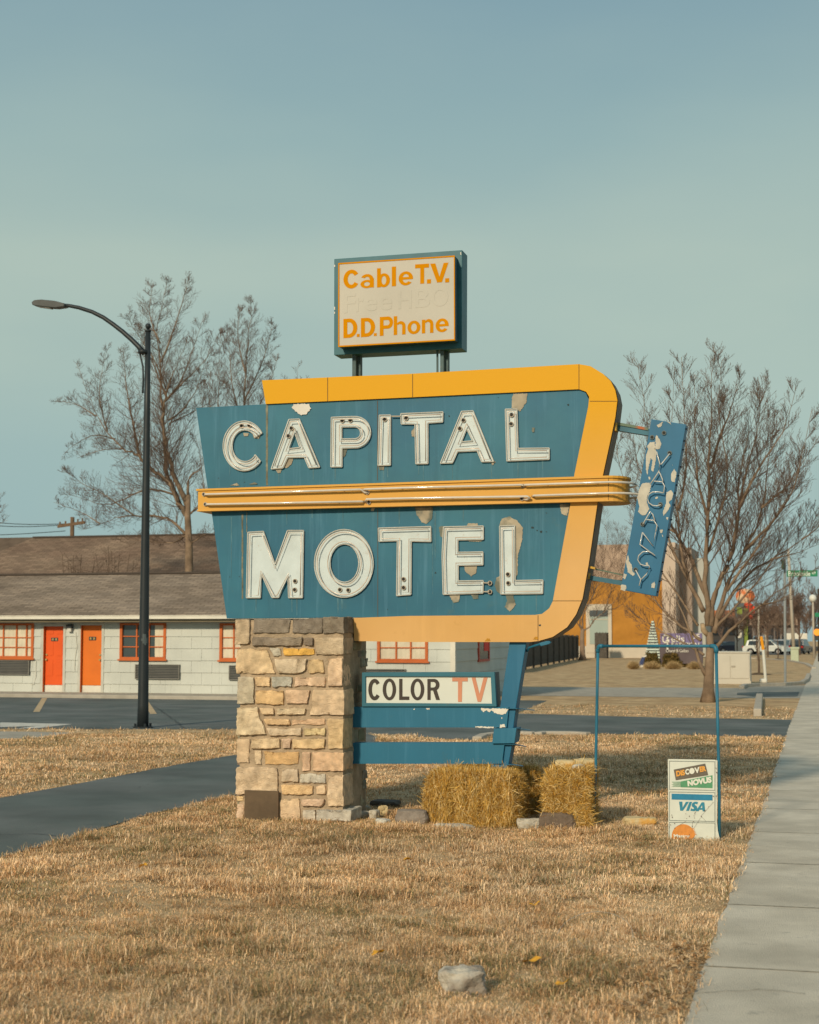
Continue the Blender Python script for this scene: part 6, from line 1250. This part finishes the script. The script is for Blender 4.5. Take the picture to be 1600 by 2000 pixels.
bale(Vector(((x0+x1)/2, b2y+.1, gz(b2y))), x1-x0, .42, onY(980, 1497, b2y).z-gz(b2y), R(4), 9000, 'shaded straw bale behind the blue post foot', 7)
# ------------------------------------------------------------ rocks
lime = mat('pale_rock', (.55, .50, .41), .9, .2, 12, .6, 60, spec=.1, c2=(.34, .30, .24), mask=(.4, .6)); yr = mat('yellow_rock', (.58, .46, .26), .9, .12, 10, .5, 60, spec=.1, c2=(.55, .30, .08), mask=(.5, .62)); gr_ = mat('grey_rock', (.25, .21, .175), .9, .22, 12, .6, 60, spec=.1, dirt=((.45, .42, .35), .5)); dr = mat('brown_rock', (.16, .12, .09), .9, .25, 12, .6, 60, spec=.1, dirt=((.3, .25, .2), .5)); wr = mat('white_rock', (.55, .53, .47), .9, .15, 10, .5, 50, spec=.1)
def rk(u0, v0, u1, v1, m, lb, seed, dep=.6, rot=0.0, jagg=.35, name='rock'):
    b = G((u0+u1)/2, v1-1); w_ = onY(u1, v1, b.y).x-onY(u0, v1, b.y).x; h = hgt((u0+u1)/2, v0, b); return rock(name, b+Vector((0, w_*dep*.5, 0)), (w_*1.02, w_*dep, h*1.18), m, lb, 'rock', seed, 'loose rocks by the sign', rot, jagg)
rk(857, 1897, 938, 1950, mat('lawn_rock', (.52, .47, .39), .9, .15, 9, .6, 60, spec=.1, c2=(.26, .22, .18), mask=(.42, .56)), 'grey and cream angular rock alone in the front lawn', 8, .8, .35, .62)
rk(1216, 1598, 1281, 1616, yr, 'flat yellow cream rock in the grass inside the pipe frame', 3, .6, .1)
rk(768, 1583, 832, 1616, gr_, 'square grey block at the left end of the long bale', 4, .6, .05, .2)
rk(1049, 1588, 1123, 1623, dr, 'dark brown block leaning on the end-on bale', 5, .35, -.05, .2)
rk(1008, 1600, 1052, 1622, lime, 'pale rounded rock between the two front bales', 6, .6, .3)
rk(845, 1611, 922, 1624, lime, 'flat pale rock under the front edge of the long bale', 7, .35, 0, .4)
for i, (a, b, c, d, m, lb) in enumerate(((692, 1568, 711, 1586, yr, 'ochre rock chunk touching the pillar base'), (700, 1585, 719, 1598, lime, 'small cream rock right of the lowest pillar stone'), (719, 1583, 740, 1600, lime, 'pointed pale rock in the rubble beside the pillar'), (736, 1575, 757, 1595, yr, 'tan rock at the middle of the rubble'),
                                     (733, 1600, 757, 1612, wr, 'low whitish rock in front of the rubble'), (706, 1575, 722, 1586, lime, 'thin pale slab at the back of the rubble'))):
    rk(a, b, c, d, m, lb, 20+i, .8, i*.7, .5)
lg_ = G(748, 1578); x0, x1 = onY(719, 1570, lg_.y).x, onY(776, 1570, lg_.y).x; rock('rock', Vector(((x0+x1)/2, lg_.y+.1, lg_.z)), (x1-x0, .2, .075), mat('dark_slab', (.10, .085, .07), .9, .3, 8, .5, 50, dirt=((.35, .2, .09), .6)), 'long dark slab lying behind the rubble beside the pillar', 'rock', 31, 'loose rocks by the sign', -.1, .2)
bt3 = b3.z+hgt(1108, 1506, b3)*.985
for i, (u, v, wd, h, dy, m, lb) in enumerate(((1106, 1490, 44, 15, .30, yr, 'yellow flat rock on top of the end-on bale'), (1141, 1490, 42, 17, .36, yr, 'pale cream rock on top of the end-on bale nearest the pipe'), (1130, 1501, 26, 11, .14, wr, 'small whitish rock at the front edge of the bale top'))):
    k_ = b3.y/3000; c = onY(u, v, b3.y+dy); rock('rock', Vector((c.x, b3.y+dy, bt3-.008)), (wd*k_, wd*k_*.7, h*k_*1.5), m, lb, 'rock', 40+i, 'rocks on the straw bale', i*.5, .35)
# ------------------------------------------------------------ grass
rs = np.random.RandomState(42)
def vnoise(x, y, s, seed):
    r2 = np.random.RandomState(seed); T = r2.rand(256, 256); X = x/s+1000; Y = y/s+1000; xi = np.floor(X).astype(int); yi = np.floor(Y).astype(int); fx = X-xi; fy = Y-yi; fx = fx*fx*(3-2*fx); fy = fy*fy*(3-2*fy)
    g_ = lambda a, b: T[a % 256, b % 256]; return (g_(xi, yi)*(1-fx)+g_(xi+1, yi)*fx)*(1-fy)+(g_(xi, yi+1)*(1-fx)+g_(xi+1, yi+1)*fx)*fy
def inpoly(x, y, poly):
    r_ = np.zeros(len(x), bool); n = len(poly); j = n-1
    for i in range(n):
        xi, yi = poly[i]; xj, yj = poly[j]
        if yi != yj: c = ((yi > y) != (yj > y)) & (x < (xj-xi)*(y-yi)/(yj-yi)+xi); r_ ^= c
        j = i
    return r_
cutx = (onY(462, 1400, Y0).x+.0, xr_front+.0)
bands = [(4.6, 9.5, 20000, .6), (9.5, 15.5, 11000, .85), (15.5, 26, 3200, 1.6), (26, 46, 420, 3.2), (46, 78, 80, 6.0)]
Vs = []; Cs = []
for d0, d1, dens, ws in bands:
    half = .295; area = half*(d1*d1-d0*d0)*1.0; n = int(area*dens); D = np.sqrt(rs.uniform(d0*d0, d1*d1, n)); lat = rs.uniform(-half, half, n)*D
    x = -math.sin(YAW)*D+math.cos(YAW)*lat; y = math.cos(YAW)*D+math.sin(YAW)*lat
    ok = np.ones(n, bool)
    jx_, jy_ = rs.normal(0, .028, n), rs.normal(0, .028, n)
    for p_ in OVER: ok &= ~inpoly(x+jx_, y+jy_, p_)
    bare = (vnoise(x, y, .55, 71)*.65+vnoise(x, y, .15, 72)*.35) < .33; ok &= ~(bare & (rs.rand(n) < .6))
    ok &= ~((x > cutx[0]-.02) & (x < cutx[1]+.02) & (y > Y0-.02) & (y < Y0+.74))
    dirt_ = (x > XS-.35) & (rs.rand(n) < .3); ok &= ~dirt_
    ok &= (y < MY-2) | (x > 2)
    x = x[ok]; y = y[ok]; n = len(x); N1 = vnoise(x, y, .45, 1); N2 = vnoise(x, y, .13, 2); N3 = vnoise(x, y, 1.7, 3); N4 = vnoise(x, y, .05, 4); N5 = vnoise(x+.3*N2, y+.3*N1, .21, 31)*.6+vnoise(x, y, .07, 32)*.4
    keep = rs.rand(n) < np.clip(.30+1.1*N2, 0, 1); x, y, N1, N2, N3, N4, N5 = [q[keep] for q in (x, y, N1, N2, N3, N4, N5)]; n = len(x)
    h = (.012+.016*N1*N2*2+.004*N3)*rs.uniform(.45, 1.4, n)*(1+.06*(ws-1))*(.55+.8*(vnoise(x, y, .17, 51) > .45))*(.55+.95*vnoise(x, y, .6, 55)); az = rs.uniform(0, 2*math.pi, n)+N4*3; lean = np.clip(rs.normal(1.27, .30, n)-.12*N1, .2, 1.55)
    az = az+0.0
    Lb = h*1.75; dx = np.cos(az); dy = np.sin(az); hor = Lb*np.sin(lean); ver = Lb*np.cos(lean)
    w_ = rs.uniform(.0014, .0028, n)*ws; px_, py_ = -dy*w_, dx*w_; z0 = gz(y)-.002+.022*(vnoise(x, y, .16, 61)-.3).clip(0)+.03*(vnoise(x, y, .6, 62)-.4).clip(0)
    A = np.stack([x-px_, y-py_, z0], 1); B = np.stack([x+px_, y+py_, z0], 1); mx_, my_ = x+dx*hor*.4, y+dy*hor*.4; M1 = np.stack([mx_-px_*.8, my_-py_*.8, z0+ver*.75+.003], 1); M2 = np.stack([mx_+px_*.8, my_+py_*.8, z0+ver*.75+.003], 1); cu = rs.uniform(-.5, 1.0, n); T_ = np.stack([x+dx*hor-dy*cu*hor*.4, y+dy*hor+dx*cu*hor*.4, z0+ver*(1-.55*cu.clip(0))+.002], 1)
    if ws < 2: V = np.stack([A, B, M2, A, M2, M1, M1, M2, T_], 1).reshape(-1, 3); rep = 9
    else: V = np.stack([A, B, T_], 1).reshape(-1, 3); rep = 3
    pal = np.array([(.70, .47, .25), (.80, .59, .36), (.88, .72, .50), (.42, .24, .115), (.30, .26, .13), (.18, .19, .09)])
    dk = (.52-N5).clip(0)*4; gr2 = (vnoise(x, y, .7, 12)-.45).clip(0)*3; pale = (vnoise(x, y, .9, 77)-.55).clip(0)*2.5; pr = np.stack([.30+0*x, .22+.2*N3+.5*(N5-.5).clip(0)+pale*.5, .08+.9*(N5-.5).clip(0)+pale, .10+.45*dk, .05+.35*dk*(.4+gr2)+.16*gr2, .03+.40*dk*(.3+gr2)+.14*gr2], 1); pr /= pr.sum(1)[:, None]
    cdf = pr.cumsum(1); idx = (rs.rand(n)[:, None] > cdf).sum(1).clip(0, 5); c = pal[idx]*rs.uniform(.55, 1.32, (n, 1))*(.70+.52*(.6*vnoise(x, y, 1.1, 20)+.4*vnoise(x, y, .33, 21)))[:, None]*np.array([1.06, .975, .92])
    Vs.append(V); Cs.append(np.repeat(np.concatenate([c, np.ones((n, 1))], 1), rep, 0))
V = np.concatenate(Vs); C = np.concatenate(Cs); print('grass tris', len(V)//3)
gm = mat('grass_blades', (0, 0, 0), .8, 0, attr='col', spec=.1)
tri_mesh('grass', V, C, gm, (0, 0, 0), 'short dry tan winter grass covering the lawns', 'grass', kind='stuff')
# loose straw and leaf litter
def scatter(name, n, samp, lenr, wid, cols, label, seed, z=.02, flat=True, leaf=False):
    rs = np.random.RandomState(seed); x, y = samp(rs, n); n = len(x); az = rs.uniform(0, 2*math.pi, n); L = rs.uniform(*lenr, n); w_ = rs.uniform(*wid, n); dx, dy = np.cos(az), np.sin(az); zz = gz(y)+z+rs.uniform(-.008, .02, n); tl = rs.uniform(-.35, .35, n)*L
    if leaf:
        a = np.stack([x-dx*L/2, y-dy*L/2, zz-tl/2], 1); b = np.stack([x+dx*L/2, y+dy*L/2, zz+tl/2], 1); l1 = np.stack([x-dy*w_, y+dx*w_, zz+rs.uniform(.0, .02, n)], 1); l2 = np.stack([x+dy*w_, y-dx*w_, zz+rs.uniform(0, .02, n)], 1)
        V = np.stack([a, l1, b, a, b, l2], 1).reshape(-1, 3); rep = 6
    else:
        a = np.stack([x-dx*L/2-dy*w_, y-dy*L/2+dx*w_, zz-tl/2], 1); b = np.stack([x-dx*L/2+dy*w_, y-dy*L/2-dx*w_, zz-tl/2], 1); c = np.stack([x+dx*L/2, y+dy*L/2, zz+tl/2], 1); V = np.stack([a, b, c], 1).reshape(-1, 3); rep = 3
    cc = np.array(cols)[rs.randint(0, len(cols), n)]*rs.uniform(.8, 1.2, (n, 1)); tri_mesh(name, V, np.repeat(np.concatenate([cc, np.ones((n, 1))], 1), rep, 0), gm, (0, 0, 0), label, 'litter', kind='stuff')
def s1(rs, n):
    u = rs.uniform(700, 1240, n); v = rs.normal(1618, 9, n).clip(1598, 1660); p = [G(a, b) for a, b in zip(u, v)]; return np.array([q.x for q in p]), np.array([q.y for q in p])
scatter('loose_straw', 1500, s1, (.04, .16), (.0012, .002), straw_cols*1.05, 'scattered straw lying round the bales', 1, .03)
def s2(rs, n):
    u = rs.uniform(0, 1400, n); v = rs.uniform(1640, 1998, n); p = [G(a, b) for a, b in zip(u, v)]; k = np.array([q.x < XS for q in p]); return np.array([q.x for q in p])[k], np.array([q.y for q in p])[k]
scatter('lawn_straw', 900, s2, (.05, .13), (.001, .0018), [(.62, .47, .27), (.68, .55, .35)], 'pale stray straws over the front lawn', 2, .035)
def s3(rs, n):
    t_ = rs.rand(n); v = 1850+150*t_; u = 1385-np.abs(rs.normal(0, 110, n))*(.4+t_); p = [G(a, b) for a, b in zip(u, v)]; k = np.array([q.x < XS+.02 for q in p]); return np.array([q.x for q in p])[k], np.array([q.y for q in p])[k]
scatter('leaf_litter', 380, s3, (.018, .05), (.006, .014), [(.30, .17, .08), (.38, .24, .12), (.20, .13, .07), (.44, .31, .18)], 'brown crumpled leaf litter along the sidewalk edge', 3, .02, leaf=True)
leaf_m = mat('yellow_leaf', (.60, .30, .03), .7, .15, 30)
for i, (u, v, s_, lb) in enumerate(((1036, 1893, .045, 'largest golden fallen leaf right of the lawn rock'), (1044, 1780, .03, 'golden leaf in the grass halfway to the pipe frame'), (1100, 1937, .035, 'ochre leaf near the leaf litter below the golden leaf'), (738, 1877, .03, 'small golden leaf left above the lawn rock'), (795, 1690, .03, 'golden leaf below the pillar plate side of the lawn'), (280, 1702, .028, 'golden leaf at the left of the lawn below the driveway'))):
    b0 = G(u, v); q = MB(); pts = []
    for k in range(14):
        a_ = 2*math.pi*k/14; rr = s_*(1+.28*math.cos(5*a_)); pts.append(b0+Vector((math.cos(a_)*rr, math.sin(a_)*rr*.8, .045+.010*math.sin(2*a_+i)+rr*.25*math.cos(a_))))
    cc = b0+Vector((0, 0, .04)); q.add([cc]+pts, [(0, 1+k, 1+(k+1) % 14) for k in range(14)]); tag(q.build('fallen_leaf', leaf_m, org=b0), lb, 'leaf', 'golden fallen leaves')
# thin wire loop in the lawn
q = MB(); b0 = G(1130, 1865); q.tube([G(u, v, z_) for u, v, z_ in ((1078, 1868, .03), (1095, 1862, .05), (1125, 1838+18, .06), (1150, 1868, .03))], .0012, 4); q.tube([b0+Vector((.22*math.cos(a_)*.9+.05, .25+.2*math.sin(a_), .05+.09*math.sin(a_))) for a_ in [math.pi*k/14 for k in range(15)]], .0012, 4)
tag(q.build('wire', silver_m, org=b0), 'thin pale wire hoop lying in the lawn right of the rock', 'wire')
